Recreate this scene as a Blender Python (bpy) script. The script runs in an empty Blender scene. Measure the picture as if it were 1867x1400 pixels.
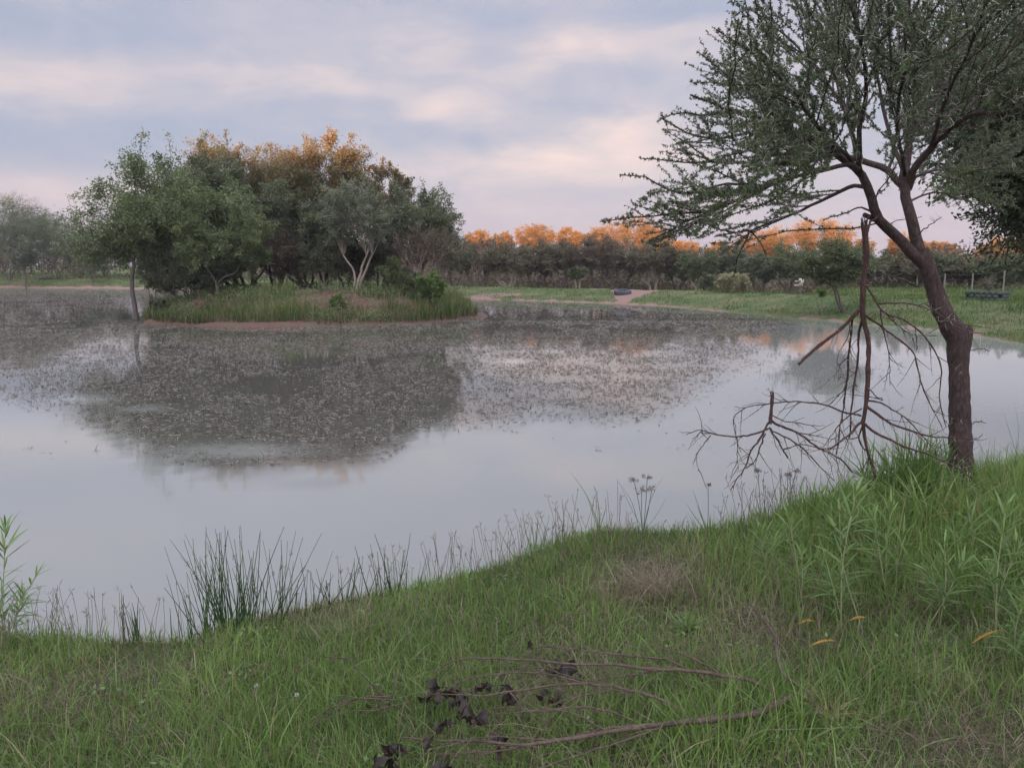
import bpy, math, random
import numpy as np
from mathutils import Vector
R = math.radians
col = bpy.context.scene.collection
scene = bpy.context.scene

# ------------------------------------------------------------------ camera
F = 1410.0; CX, CY = 933.5, 700.0; EYE = 2.1
PITCH = math.atan(215.0 / F)
cam_d = bpy.data.cameras.new("camera"); cam = bpy.data.objects.new("camera", cam_d); col.objects.link(cam)
cam.location = (0, 0, EYE); cam.rotation_euler = (R(90) - PITCH, 0, 0)
cam_d.sensor_width = 36; cam_d.lens = 36 * F / 1867.0
cam_d.clip_start = 0.05; cam_d.clip_end = 9000
scene.camera = cam
FW = np.array([0, math.cos(PITCH), -math.sin(PITCH)]); UP = np.array([0, math.sin(PITCH), math.cos(PITCH)]); RT = np.array([1.0, 0, 0])
C0 = np.array([0, 0, EYE])

# ------------------------------------------------------------------ exposure, sun, world
scene.view_settings.view_transform = 'Standard'
scene.view_settings.look = 'None'
scene.view_settings.gamma = 1
scene.view_settings.exposure = 1.9
scene.cycles.max_bounces = 6
scene.cycles.diffuse_bounces = 3
scene.cycles.transparent_max_bounces = 8
SUN_EL, SUN_AZ = 4.3, 192.0          # compass degrees from +Y towards +X: the sun stands behind the camera, a little left
sd_ = Vector((math.sin(R(SUN_AZ)) * math.cos(R(SUN_EL)), math.cos(R(SUN_AZ)) * math.cos(R(SUN_EL)), math.sin(R(SUN_EL))))
sun_l = bpy.data.lights.new("sun", 'SUN'); sun = bpy.data.objects.new("sun", sun_l); col.objects.link(sun)
sun_l.energy = 5.0; sun_l.angle = R(0.5); sun_l.color = (1.0, 0.42, 0.16)
sun.location = (-20, -60, 40); sun.rotation_euler = sd_.to_track_quat('Z', 'Y').to_euler()

world = bpy.data.worlds.new("World"); scene.world = world; world.use_nodes = True
nt = world.node_tree; nt.nodes.clear()
class N:
    """small helper for shader maths"""
    def __init__(s, nt): s.nt = nt
    def new(s, t, **k):
        n = s.nt.nodes.new(t)
        for a, b in k.items(): setattr(n, a, b)
        return n
    def put(s, sock, v):
        if isinstance(v, bpy.types.NodeSocket): s.nt.links.new(v, sock)
        else: sock.default_value = v
    def m(s, op, a, b=0.0, c=0.0):
        n = s.new('ShaderNodeMath', operation=op)
        s.put(n.inputs[0], a); s.put(n.inputs[1], b); s.put(n.inputs[2], c)
        return n.outputs[0]
    def mix(s, f, a, b, bt='MIX'):
        n = s.new('ShaderNodeMix', data_type='RGBA', blend_type=bt)
        s.put(n.inputs[0], f); s.put(n.inputs[6], a); s.put(n.inputs[7], b)
        return n.outputs[2]
    def noise(s, vec, scale, detail=4, rough=0.5, dist=0.0):
        n = s.new('ShaderNodeTexNoise'); 
        if vec is not None: s.put(n.inputs['Vector'], vec)
        n.inputs['Scale'].default_value = scale; n.inputs['Detail'].default_value = detail
        n.inputs['Roughness'].default_value = rough; n.inputs['Distortion'].default_value = dist
        return n.outputs[0]
    def ramp(s, f, pts):
        n = s.new('ShaderNodeValToRGB'); e = n.color_ramp.elements
        while len(e) > 1: e.remove(e[0])
        e[0].position = pts[0][0]; e[0].color = (*pts[0][1], 1)
        for p, c in pts[1:]:
            x = e.new(p); x.color = (*c, 1)
        s.put(n.inputs[0], f)
        return n.outputs[0]
def rgb(*c): return (*c, 1.0)

w = N(nt)
tc = w.new('ShaderNodeTexCoord').outputs['Generated']
sky = w.new('ShaderNodeTexSky', sky_type='NISHITA', sun_disc=False, sun_elevation=R(SUN_EL), sun_rotation=R(SUN_AZ))
sky.air_density = 1.0; sky.dust_density = 1.5
sp = w.new('ShaderNodeSeparateXYZ'); w.put(sp.inputs[0], tc)
X, Y, Z = sp.outputs
az = w.m('ARCTAN2', X, Y); el = w.m('ARCSINE', Z)
azd = w.m('MULTIPLY', az, 57.2958); eld = w.m('MULTIPLY', el, 57.2958)
# cloud-plane coordinates: the layers close up towards the horizon
zz = w.m('ADD', w.m('ABSOLUTE', Z), 0.10)
cv = w.new('ShaderNodeCombineXYZ'); w.put(cv.inputs[0], w.m('DIVIDE', X, zz)); w.put(cv.inputs[1], w.m('MULTIPLY', w.m('DIVIDE', Y, zz), 1.3)); w.put(cv.inputs[2], 3.7)
n1 = w.noise(cv.outputs[0], 0.55, 6, 0.52, 0.3)
n2 = w.noise(cv.outputs[0], 2.1, 5, 0.55, 0.2)
cw = w.new('ShaderNodeCombineXYZ'); w.put(cw.inputs[0], w.m('MULTIPLY', azd, 0.05)); w.put(cw.inputs[1], w.m('MULTIPLY', eld, 0.16)); 
n3 = w.noise(cw.outputs[0], 1.0, 6, 0.55, 0.4)
n4 = w.noise(cw.outputs[0], 2.3, 5, 0.55, 0.2)
azw = w.m('ADD', azd, w.m('MULTIPLY', w.m('SUBTRACT', n4, 0.5), 14))
elw = w.m('ADD', eld, w.m('MULTIPLY', w.m('SUBTRACT', n3, 0.5), 6))
def lobe(a0, e0, sa, se, amp):
    a = w.m('POWER', w.m('DIVIDE', w.m('SUBTRACT', azw, a0), sa), 2)
    e = w.m('POWER', w.m('DIVIDE', w.m('SUBTRACT', elw, e0), se), 2)
    return w.m('MULTIPLY', w.m('EXPONENT', w.m('MULTIPLY', w.m('ADD', a, e), -1)), amp)
def pxe(px, py):
    u, v = (px - CX) / F, -(py - CY) / F
    d = FW + u * RT + v * UP; d = d / np.linalg.norm(d)
    return math.degrees(math.atan2(d[0], d[1])), math.degrees(math.asin(d[2]))
LOBES = [((1080, 80), 10, 1.6, .65), ((1000, 95), 4, 1.0, .25), ((60, 150), 9, 2.0, .60), ((540, 150), 7, 0.9, .42), ((820, 195), 4.5, 1.4, .62), ((1120, 240), 8, 1.4, .62), ((950, 300), 7, 1.8, .35), ((1080, 290), 7, 2.0, .35),
         ((1180, 300), 6, 1.2, .35), ((100, 330), 16, 1.1, .40), ((600, 40), 12, 1.2, .15),
         ((150, 250), 13, 1.9, -.55), ((560, 200), 8, .9, -.18), ((1000, 195), 7, .9, -.30), ((850, 245), 8, 1.0, -.38), ((60, 60), 9, 1.5, -.25), ((1250, 20), 9, 1.2, -.35), ((850, 30), 10, .9, -.2), ((700, 300), 5, 1.2, -.12), ((780, 330), 10, 1.0, .12)]
tot = w.m('MULTIPLY', w.m('SUBTRACT', n1, 0.5), 1.1)
tot = w.m('ADD', tot, w.m('MULTIPLY', w.m('SUBTRACT', n2, 0.5), 0.45))
tot = w.m('ADD', tot, w.m('MULTIPLY', w.m('SUBTRACT', n4, 0.5), 0.5))
lump = w.new('ShaderNodeCombineXYZ'); w.put(lump.inputs[0], w.m('MULTIPLY', azd, 0.16)); w.put(lump.inputs[1], w.m('MULTIPLY', eld, 0.36))
n5 = w.noise(lump.outputs[0], 1.0, 7, 0.6, 0.6)
tot = w.m('ADD', tot, w.m('MULTIPLY', w.m('SUBTRACT', n5, 0.5), 1.25))
for (p, sa, se, amp) in LOBES:
    a0, e0 = pxe(*p); tot = w.m('ADD', tot, lobe(a0, e0, sa, se, amp))
mask = w.m('ADD', w.m('MULTIPLY', tot, 0.58), 0.42)
K = 1.0
cloud = w.ramp(mask, [(0.0, (0.36, 0.42, 0.565)), (0.28, (0.43, 0.46, 0.585)), (0.52, (0.54, 0.52, 0.605)), (0.75, (0.70, 0.61, 0.635)), (1.0, (0.90, 0.71, 0.68))])
# towards the horizon the layer turns an even dull pink
hz = w.m('SUBTRACT', 1.0, w.m('SMOOTH_MIN', w.m('DIVIDE', w.m('MAXIMUM', eld, 0.0), 7.5), 1.0, 0.3))
cloud = w.mix(w.m('MULTIPLY', hz, 0.85), cloud, rgb(0.56, 0.50, 0.60))
nish = w.mix(1.0, sky.outputs[0], rgb(0.22, 0.22, 0.22), 'MULTIPLY')
skyc = w.mix(0.92, nish, cloud)
# the sky overhead and on the sunset side behind the viewer is brighter
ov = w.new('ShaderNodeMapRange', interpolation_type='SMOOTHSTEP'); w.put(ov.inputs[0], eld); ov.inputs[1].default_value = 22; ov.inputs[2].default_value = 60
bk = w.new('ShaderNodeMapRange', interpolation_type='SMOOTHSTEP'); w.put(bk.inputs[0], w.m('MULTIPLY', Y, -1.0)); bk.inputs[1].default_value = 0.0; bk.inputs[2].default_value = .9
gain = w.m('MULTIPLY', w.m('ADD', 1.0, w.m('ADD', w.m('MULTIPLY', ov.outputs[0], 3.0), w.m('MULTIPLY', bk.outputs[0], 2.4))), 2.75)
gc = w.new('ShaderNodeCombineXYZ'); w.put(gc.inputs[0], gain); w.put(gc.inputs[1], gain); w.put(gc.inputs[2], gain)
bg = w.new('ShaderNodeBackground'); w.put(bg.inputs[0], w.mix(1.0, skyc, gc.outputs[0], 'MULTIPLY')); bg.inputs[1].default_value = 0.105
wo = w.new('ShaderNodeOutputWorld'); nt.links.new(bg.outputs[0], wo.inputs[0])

# ------------------------------------------------------------------ maths helpers
def unit(v): return v / np.maximum(np.linalg.norm(v, axis=-1, keepdims=True), 1e-9)
def ray(px, py):
    return FW + ((px - CX) / F) * RT + (-(py - CY) / F) * UP
def PD(px, py, d): return C0 + d * ray(px, py)
def PZ(px, py, z):
    r = ray(px, py); return C0 + r * ((z - EYE) / r[2])
def project(P):
    q = P - C0; d = q @ FW
    return CX + F * (q @ RT) / d, CY - F * (q @ UP) / d, d
def sst(x, a, b):
    t = np.clip((x - a) / (b - a), 0, 1); return t * t * (3 - 2 * t)
_pr = np.random.RandomState(5).rand(256, 256)
def vnoise(x, y):
    xi = np.floor(x).astype(int); yi = np.floor(y).astype(int); fx = x - xi; fy = y - yi
    fx = fx * fx * (3 - 2 * fx); fy = fy * fy * (3 - 2 * fy)
    a = _pr[xi % 256, yi % 256]; b = _pr[(xi + 1) % 256, yi % 256]; c = _pr[xi % 256, (yi + 1) % 256]; d = _pr[(xi + 1) % 256, (yi + 1) % 256]
    return (a * (1 - fx) + b * fx) * (1 - fy) + (c * (1 - fx) + d * fx) * fy
def fbm(x, y, o=4):
    s = 0; a = 1; t = 0
    for i in range(o):
        s = s + a * vnoise(x * 2 ** i + 17.3 * i, y * 2 ** i + 5.1 * i); t += a; a *= 0.5
    return s / t - 0.5          # about -0.5 .. 0.5

# ------------------------------------------------------------------ pond outline and terrain height
near_px = [(-60, 1130, .28), (0, 1140, .28), (150, 1150, .28), (330, 1150, .28), (450, 1105, .28), (600, 1080, .30), (750, 1055, .36), (900, 1010, .42), (1000, 972, .46), (1100, 948, .50),
           (1250, 948, .54), (1400, 930, .60), (1500, 896, .66), (1600, 874, .72), (1700, 862, .77), (1780, 842, .80), (1867, 816, .82)]
NQ = [PZ(a, b, z + .05) for a, b, z in near_px]
near_pts = [(q[0], q[1] + .20) for q in NQ]
zbx = np.array([q[0] for q in NQ] + [9.0]); zbz = np.array([p[2] for p in near_px] + [.95])
_o = np.argsort(zbx); zbx = zbx[_o]; zbz = zbz[_o]
near_pts = [(-45, 3), (-25, 1.5), (-12, 3.0), (-6, 3.5)] + near_pts + [(4.6, 6.3), (6.5, 7.6), (9.5, 9.2), (13, 10.5)]
far_px = [(2500, 800), (2250, 725), (2050, 672), (1867, 627), (1780, 611), (1700, 601), (1600, 590), (1500, 581), (1400, 574), (1300, 565), (1200, 557), (1100, 552), (1000, 549), (860, 545), (700, 540), (560, 534), (400, 529), (200, 526), (0, 525), (-200, 525)]
far_pts = [tuple(PZ(a, b, 0.03)[:2]) for a, b in far_px]
POLY = np.array(near_pts + far_pts + [(-75, 60), (-78, 30), (-60, 8)])
def pond_sd(x, y):
    """signed distance to the pond outline: positive inland"""
    x = np.atleast_1d(np.asarray(x, float)); y = np.atleast_1d(np.asarray(y, float))
    best = np.full(x.shape, 1e18); inside = np.zeros(x.shape, bool)
    n = len(POLY)
    for i in range(n):
        ax, ay = POLY[i]; bx, by = POLY[(i + 1) % n]
        dx, dy = bx - ax, by - ay
        t = np.clip(((x - ax) * dx + (y - ay) * dy) / (dx * dx + dy * dy), 0, 1)
        best = np.minimum(best, (x - ax - t * dx) ** 2 + (y - ay - t * dy) ** 2)
        c = ((ay > y) != (by > y))
        if dy != 0: inside ^= c & (x < dx * (y - ay) / dy + ax)
    d = np.sqrt(best)
    return np.where(inside, -d, d)
def height(x, y):
    x = np.atleast_1d(np.asarray(x, float)); y = np.atleast_1d(np.asarray(y, float))
    s = pond_sd(x, y)
    r = np.hypot(x, y)
    farw = sst(y, 11, 16) + (1 - sst(y, 11, 16)) * sst(-x, 12, 18)
    s = s + farw * 1.0 * fbm(x * .35, y * .35) + (1 - farw) * .16 * fbm(x * 1.7, y * 1.7)
    zb = np.interp(x, zbx, zbz)
    hn = zb * (1 - np.exp(-np.maximum(s, 0) / .07)) + (.07 * fbm(x * 2.2, y * 2.2) + .05 * fbm(x * 6, y * 6, 2)) * sst(s, .05, .5)
    lf = sst(-x, 5, 30)
    hf = .24 * (1 - np.exp(-np.maximum(s, 0) / (.45 + .5 * lf))) + sst(s, .7, 4.5) * .50 + .024 * np.clip(s - 4, 0, 60) * lf + (.16 * fbm(x * .5, y * .5) + .10 * fbm(x * 1.8, y * 1.8)) * sst(s, .6, 3)
    ang = x / np.maximum(y, 1.0); midw = sst(ang, -.14, -.07) * (1 - sst(ang, .34, .46)) * (y > 10)     # the dam wall drops away behind its crest
    hf = hf * (1 - .22 * midw) + midw * (.06 * sst(s, 3.5, 5.0) - .55 * sst(s, 5.0, 9.5))
    h = hn * (1 - farw) + hf * farw
    h = np.where(s > 0, h, np.maximum(-.9, s * .45))
    shade_hill = (22.9 + 9.0 * sst(-x, 72, 105)) * sst(-y, 70, 205) * (1 + .03 * np.sin(x * .021 + 1) + .02 * np.sin(x * .06))  # unseen rise added behind the viewer, shaped to shade all but the treetops
    return h + shade_hill * (s > 0)
def ground_px(px, py, off=0.0):
    """point where the line of sight through a pixel meets the near bank raised by off"""
    for k in range(60):
        P = _ground_px(px, py + 4 * k, off)
        if P[2] - off > .13 and P[1] < 9: return P
    return P
def _ground_px(px, py, off=0.0):
    r = ray(px, py); t = np.geomspace(1.2, 400, 1500)
    P = C0 + t[:, None] * r
    below = np.nonzero(P[:, 2] <= height(P[:, 0], P[:, 1]) + off)[0]
    if len(below) == 0: return P[-1]
    k = max(below[0], 1); t = np.linspace(t[k - 1], t[k], 40); P = C0 + t[:, None] * r
    b = np.nonzero(P[:, 2] <= height(P[:, 0], P[:, 1]) + off)[0]
    return P[b[0]] if len(b) else P[-1]
def hz1(x, y): return float(height(x, y)[0])

# island
IC = np.array([-8.35, 32.2]); IRX, IRY = 6.85, 5.2
def island_s(x, y):
    a = np.arctan2((y - IC[1]) / IRY, (x - IC[0]) / IRX)
    e = np.hypot((x - IC[0]) / IRX, (y - IC[1]) / IRY)
    k = 1 + .05 * np.sin(3 * a + .6) + .035 * np.sin(7 * a) + .02 * np.sin(13 * a + 1)
    return 1 - e / k             # 1 centre, 0 shore
def island_h(x, y):
    s = island_s(x, y)
    return np.where(s > 0, .16 * (1 - np.exp(-np.maximum(s, 0) * 45)) + .82 * sst(s, .02, .42) + .18 * sst(s, .3, .8) + (.18 * fbm(x * .9, y * .9) + .07 * fbm(x * 3, y * 3)) * sst(s, .03, .2), s * 6)
def ih1(x, y): return float(island_h(np.array([x]), np.array([y]))[0])
def surf(x, y): return np.maximum(height(x, y), island_h(np.atleast_1d(x), np.atleast_1d(y)))

# ------------------------------------------------------------------ mesh helpers
class G:
    """collects quads and links them as ONE mesh object"""
    def __init__(s): s.v = []; s.q = []; s.t = []; s.n = 0; s.k = []; s.slot = 0
    def add(s, v, q, t=0.5):
        v = np.asarray(v, float).reshape(-1, 3); q = np.asarray(q, int).reshape(-1, 4)
        s.v.append(v); s.q.append(q + s.n); s.n += len(v); s.k.append(np.full(len(q), s.slot, np.int32))
        t = np.asarray(t, float)
        s.t.append(np.full(len(v), float(t)) if t.ndim == 0 else t.reshape(-1))
    def build(s, name, mat, parent=None, smooth=True):
        v = np.concatenate(s.v); q = np.concatenate(s.q); t = np.concatenate(s.t)
        loc = np.zeros(3)
        if parent is not None: loc = np.array(parent['_o'])
        me = bpy.data.meshes.new(name)
        me.vertices.add(len(v)); me.vertices.foreach_set('co', (v - loc).astype(np.float32).ravel())
        me.loops.add(q.size); me.loops.foreach_set('vertex_index', q.astype(np.int32).ravel())
        me.polygons.add(len(q)); me.polygons.foreach_set('loop_start', np.arange(0, q.size, 4, dtype=np.int32))
        me.polygons.foreach_set('use_smooth', np.full(len(q), smooth))
        at = me.attributes.new('tint', 'FLOAT', 'POINT'); at.data.foreach_set('value', t.astype(np.float32))
        me.update(calc_edges=True)
        for m_ in (mat if isinstance(mat, (list, tuple)) else [mat]): me.materials.append(m_)
        if isinstance(mat, (list, tuple)): me.polygons.foreach_set('material_index', np.concatenate(s.k))
        o = bpy.data.objects.new(name, me); col.objects.link(o)
        if parent is not None: o.parent = parent
        return o
def tubes(g, P, Rr, k=6, tint=0.5):
    """P (N,m,3) centre lines, Rr (N,m) radii"""
    P = np.asarray(P, float); Rr = np.asarray(Rr, float)
    if P.ndim == 2: P = P[None]; Rr = Rr[None]
    n, m = P.shape[:2]
    T = np.empty_like(P); T[:, 1:-1] = P[:, 2:] - P[:, :-2]; T[:, 0] = P[:, 1] - P[:, 0]; T[:, -1] = P[:, -1] - P[:, -2]; T = unit(T)
    D = unit(P[:, -1] - P[:, 0]); ref = np.where(np.abs(D[:, 2:3]) > .7, np.array([[0, 1.0, 0]]), np.array([[0, 0, 1.0]]))
    U = unit(np.cross(T, ref[:, None, :])); V = np.cross(T, U)
    a = np.arange(k) * 2 * np.pi / k
    ring = P[:, :, None] + Rr[:, :, None, None] * (np.cos(a)[None, None, :, None] * U[:, :, None] + np.sin(a)[None, None, :, None] * V[:, :, None])
    base = (np.arange(n) * m * k)[:, None, None] + (np.arange(m - 1) * k)[None, :, None]
    j = np.arange(k)[None, None, :]; j2 = (j + 1) % k
    q = np.stack([base + j, base + j2, base + j2 + k, base + j + k], -1)
    t = np.asarray(tint, float)
    if t.ndim: t = np.repeat(t, m * k)
    g.add(ring, q, t)
def capend(g, c, r, nrm, k=8, t=.9):
    """a cut face: ring and sunk centre"""
    nrm = unit(np.asarray(nrm, float)); ref = np.array([0, 0, 1.0]) if abs(nrm[2]) < .8 else np.array([0, 1.0, 0])
    u = unit(np.cross(nrm, ref)); v = np.cross(nrm, u)
    a = np.arange(k) * 2 * np.pi / k
    ring = c + r * (np.cos(a)[:, None] * u + np.sin(a)[:, None] * v)
    vs = np.concatenate([ring, ring * .15 + .85 * c - nrm * r * .12])
    q = [(i, (i + 1) % k, k + (i + 1) % k, k + i) for i in range(k)]
    q += [(k, k + 1, k + 2, k + 3), (k, k + 3, k + 4, k + 5), (k, k + 5, k + 6, k + 7)] if k == 8 else []
    g.add(vs, q, t)
def ribbons(g, P, W, S, tint=0.5):
    """P (N,m,3) centre lines, W (N,m) half widths, S (N,3) or (N,m,3) side direction"""
    n, m = P.shape[:2]
    if S.ndim == 2: S = S[:, None, :]
    off = W[:, :, None] * S
    v = np.stack([P - off, P + off], 2)
    base = (np.arange(n) * m * 2)[:, None] + (np.arange(m - 1) * 2)[None]
    q = np.stack([base, base + 1, base + 3, base + 2], -1)
    t = np.asarray(tint, float)
    if t.ndim: t = np.repeat(t, m * 2)
    g.add(v, q, t)
def leaves(g, P, D, S, L, Wd, tint=0.5, fold=None):
    """diamond leaves: P start, D unit direction, S unit side"""
    L = np.asarray(L).reshape(-1, 1) * np.ones((len(P), 1)); Wd = np.asarray(Wd).reshape(-1, 1) * np.ones((len(P), 1))
    mid = P + D * L * .45
    v = np.stack([P, mid - S * Wd, P + D * L, mid + S * Wd], 1)
    q = np.arange(len(P) * 4).reshape(-1, 4)
    t = np.asarray(tint, float)
    if t.ndim: t = np.repeat(t, 4)
    g.add(v, q, t)
def rdir(rg, n, flat=1.0):
    d = rg.normal(size=(n, 3)); d[:, 2] *= flat; return unit(d)
def polyline(pts, m, wob=0.0, rg=None):
    """resample control points to m smooth points"""
    p = np.asarray(pts, float); n = len(p)
    s = np.concatenate([[0], np.cumsum(np.linalg.norm(np.diff(p, axis=0), axis=1))]); s = s / s[-1]
    t = np.linspace(0, 1, m); out = np.empty((m, p.shape[1]))
    for k in range(p.shape[1]):
        # Catmull style hermite
        d = np.gradient(p[:, k], s) if n > 2 else np.full(n, p[-1, k] - p[0, k])
        i = np.clip(np.searchsorted(s, t, 'right') - 1, 0, n - 2); h = s[i + 1] - s[i]; u = (t - s[i]) / h
        out[:, k] = (2 * u**3 - 3 * u**2 + 1) * p[i, k] + (u**3 - 2 * u**2 + u) * h * d[i] + (-2 * u**3 + 3 * u**2) * p[i + 1, k] + (u**3 - u**2) * h * d[i + 1]
    if wob and rg is not None:
        n_ = rg.normal(size=(m, 3)) * wob; n_[0] = 0
        out[:, :3] += n_
    return out

# ------------------------------------------------------------------ naming
def tag(o, label=None, cat=None, group=None, kind=None):
    if label: o['label'] = label
    if cat: o['category'] = cat
    if group: o['group'] = group
    if kind: o['kind'] = kind
    return o
def empty(name, loc, label, cat, group=None):
    o = bpy.data.objects.new(name, None); col.objects.link(o); o.location = loc; o.empty_display_size = .2
    o['_o'] = [float(a) for a in loc]
    return tag(o, label, cat, group)

# ------------------------------------------------------------------ materials
def mat(name):
    m = bpy.data.materials.new(name); m.use_nodes = True; t = m.node_tree; t.nodes.clear(); return m, N(t)
def out(n, sh, disp=None):
    o = n.new('ShaderNodeOutputMaterial'); n.nt.links.new(sh, o.inputs[0])
def tintn(n): return n.new('ShaderNodeAttribute', attribute_name='tint').outputs['Fac']
def leaf_mat(name, a, b, trans=0.35, rough=.55, tip=None):
    m, n = mat(name)
    t = tintn(n)
    pts = [(0.0, a), (1.0, b)] if tip is None else [(0.0, a), (.8, b), (.93, tip), (1.0, tip)]
    c = n.ramp(t, pts)
    p = n.new('ShaderNodeBsdfPrincipled'); n.put(p.inputs['Base Color'], c); p.inputs['Roughness'].default_value = rough
    p.inputs['Specular IOR Level'].default_value = .3
    tr = n.new('ShaderNodeBsdfTranslucent'); n.put(tr.inputs[0], n.mix(1.0, c, rgb(1.15, 1.2, .7), 'MULTIPLY'))
    mx = n.new('ShaderNodeMixShader'); mx.inputs[0].default_value = trans
    n.nt.links.new(p.outputs[0], mx.inputs[1]); n.nt.links.new(tr.outputs[0], mx.inputs[2])
    out(n, mx.outputs[0]); return m
def bark_mat(name, a, b, scale=30, bump=.5, stretch=.25):
    m, n = mat(name)
    g = n.new('ShaderNodeTexCoord').outputs['Object']
    mp = n.new('ShaderNodeMapping'); n.put(mp.inputs[0], g); mp.inputs['Scale'].default_value = (1, 1, stretch)
    f = n.noise(mp.outputs[0], scale, 8, .72, .6)
    if bump >= 1:
        vo = n.new('ShaderNodeTexVoronoi', feature='DISTANCE_TO_EDGE'); vm = n.new('ShaderNodeMapping'); n.put(vm.inputs[0], g); vm.inputs['Scale'].default_value = (1, 1, .35); n.put(vo.inputs['Vector'], vm.outputs[0]); vo.inputs['Scale'].default_value = 55
        f = n.m('ADD', n.m('MULTIPLY', f, .75), n.m('MULTIPLY', n.m('MINIMUM', vo.outputs[0], .3), .45))
    f2 = n.noise(g, scale * .12, 3, .5)
    c = n.ramp(n.m('ADD', n.m('MULTIPLY', f, .7), n.m('MULTIPLY', f2, .3)), [(.30, a), (.68, b)])
    p = n.new('ShaderNodeBsdfPrincipled'); n.put(p.inputs['Base Color'], c); p.inputs['Roughness'].default_value = .85; p.inputs['Specular IOR Level'].default_value = .25
    bp = n.new('ShaderNodeBump'); bp.inputs['Strength'].default_value = bump; bp.inputs['Distance'].default_value = .02; n.put(bp.inputs['Height'], f); n.nt.links.new(bp.outputs[0], p.inputs['Normal'])
    out(n, p.outputs[0]); return m
def plain_mat(name, a, b, scale=12, rough=.8):
    return bark_mat(name, a, b, scale, .3, 1.0)

M = {}
M['bark_far'] = bark_mat('bark_far', (.07, .06, .055), (.16, .13, .12), 6)
M['bark_pale'] = bark_mat('bark_pale', (.20, .16, .13), (.40, .33, .28), 6)
M['bark_thorn'] = bark_mat('bark_thorn', (.022, .016, .015), (.125, .082, .072), 26, 1.0, .45)
M['bark_twig'] = bark_mat('bark_twig', (.035, .028, .025), (.09, .065, .055), 40)
M['bark_dead'] = bark_mat('bark_dead', (.035, .020, .017), (.15, .085, .068), 60, 1.0)
M['bark_fallen'] = bark_mat('bark_fallen', (0.035, 0.028, 0.025), (0.182, 0.126, 0.098), 45, .7)
M['thorn'] = plain_mat('thorn', (.36, .33, .28), (.55, .51, .44))
M['leaf_far'] = leaf_mat('leaf_far', (.120, .105, .085), (.190, .175, .105))
M['leaf_farg'] = leaf_mat('leaf_farg', (.085, .105, .062), (.155, .185, .090))
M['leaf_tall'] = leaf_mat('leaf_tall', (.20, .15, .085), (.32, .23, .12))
M['leaf_green'] = leaf_mat('leaf_green', (.105, .138, .075), (.215, .265, .125))
M['leaf_dark'] = leaf_mat('leaf_dark', (.100, .118, .080), (.190, .212, .125))
M['leaf_grey'] = leaf_mat('leaf_grey', (.12, .137, .10), (.225, .245, .175))
M['leaf_brown'] = leaf_mat('leaf_brown', (.11, .085, .07), (.17, .14, .095))
M['leaf_olive'] = leaf_mat('leaf_olive', (.155, .135, .08), (.29, .235, .12))
M['leaf_pale'] = leaf_mat('leaf_pale', (.26, .26, .17), (.42, .40, .27))
M['leaf_bright'] = leaf_mat('leaf_bright', (.095, .145, .055), (.185, .255, .09))
M['leaf_thorn'] = leaf_mat('leaf_thorn', (.072, .092, .062), (.135, .170, .098), .25, .5, (.16, .24, .07))
M['leaf_acacia'] = leaf_mat('leaf_acacia', (.035, .050, .028), (.080, .115, .050), .25)  # dark green leaves of the acacia on the right
M['grass'] = leaf_mat('grass', (.088, .150, .042), (.200, .300, .085), .35, .5, (.30, .25, .15))
M['grass_dry'] = leaf_mat('grass_dry', (.14, .11, .085), (.27, .23, .155), .3, .6, (.32, .26, .18))
M['grass_far'] = leaf_mat('grass_far', (.042, .082, .022), (.115, .175, .048), .35, .6, (.26, .23, .12))
M['rush'] = leaf_mat('rush', (.03, .060, .022), (.08, .14, .045), .1)
M['seed'] = leaf_mat('seed', (.09, .07, .055), (.19, .15, .12), .2)
M['broad'] = leaf_mat('broad', (.08, .14, .045), (.19, .29, .095), .35, .45)
M['yellow'] = leaf_mat('yellow', (.34, .18, .03), (.48, .28, .06), .3)
M['stemg'] = leaf_mat('stemg', (.20, .22, .11), (.30, .30, .16), .1)
M['dryleaf'] = leaf_mat('dryleaf', (.012, .009, .008), (.05, .034, .027), .05)
M['straw'] = leaf_mat('straw', (.30, .20, .11), (.48, .36, .22), .2)
M['weed'] = leaf_mat('weed', (.08, .073, .06), (.25, .22, .18), .1, .5)
# ================================================================== the setting
rg = np.random.RandomState(11)
def PY(px, py, y):
    r = ray(px, py); return C0 + r * (y / r[1])

def landing(px, y_, s, x_):
    lo = np.interp(s, [0, 1.5, 4, 6.5], [1128, 1124, 1116, 1104]); hi = np.interp(s, [0, 1.5, 4, 6.5], [1140, 1158, 1196, 1216])
    j = 14 * fbm(x_ * 1.3, y_ * 1.3)
    return (sst(px + j, lo - 4, lo + 4) * (1 - sst(px + j, hi - 4, hi + 4))) * (s > .2) * (s < 6.5) * (y_ > 35)
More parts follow.
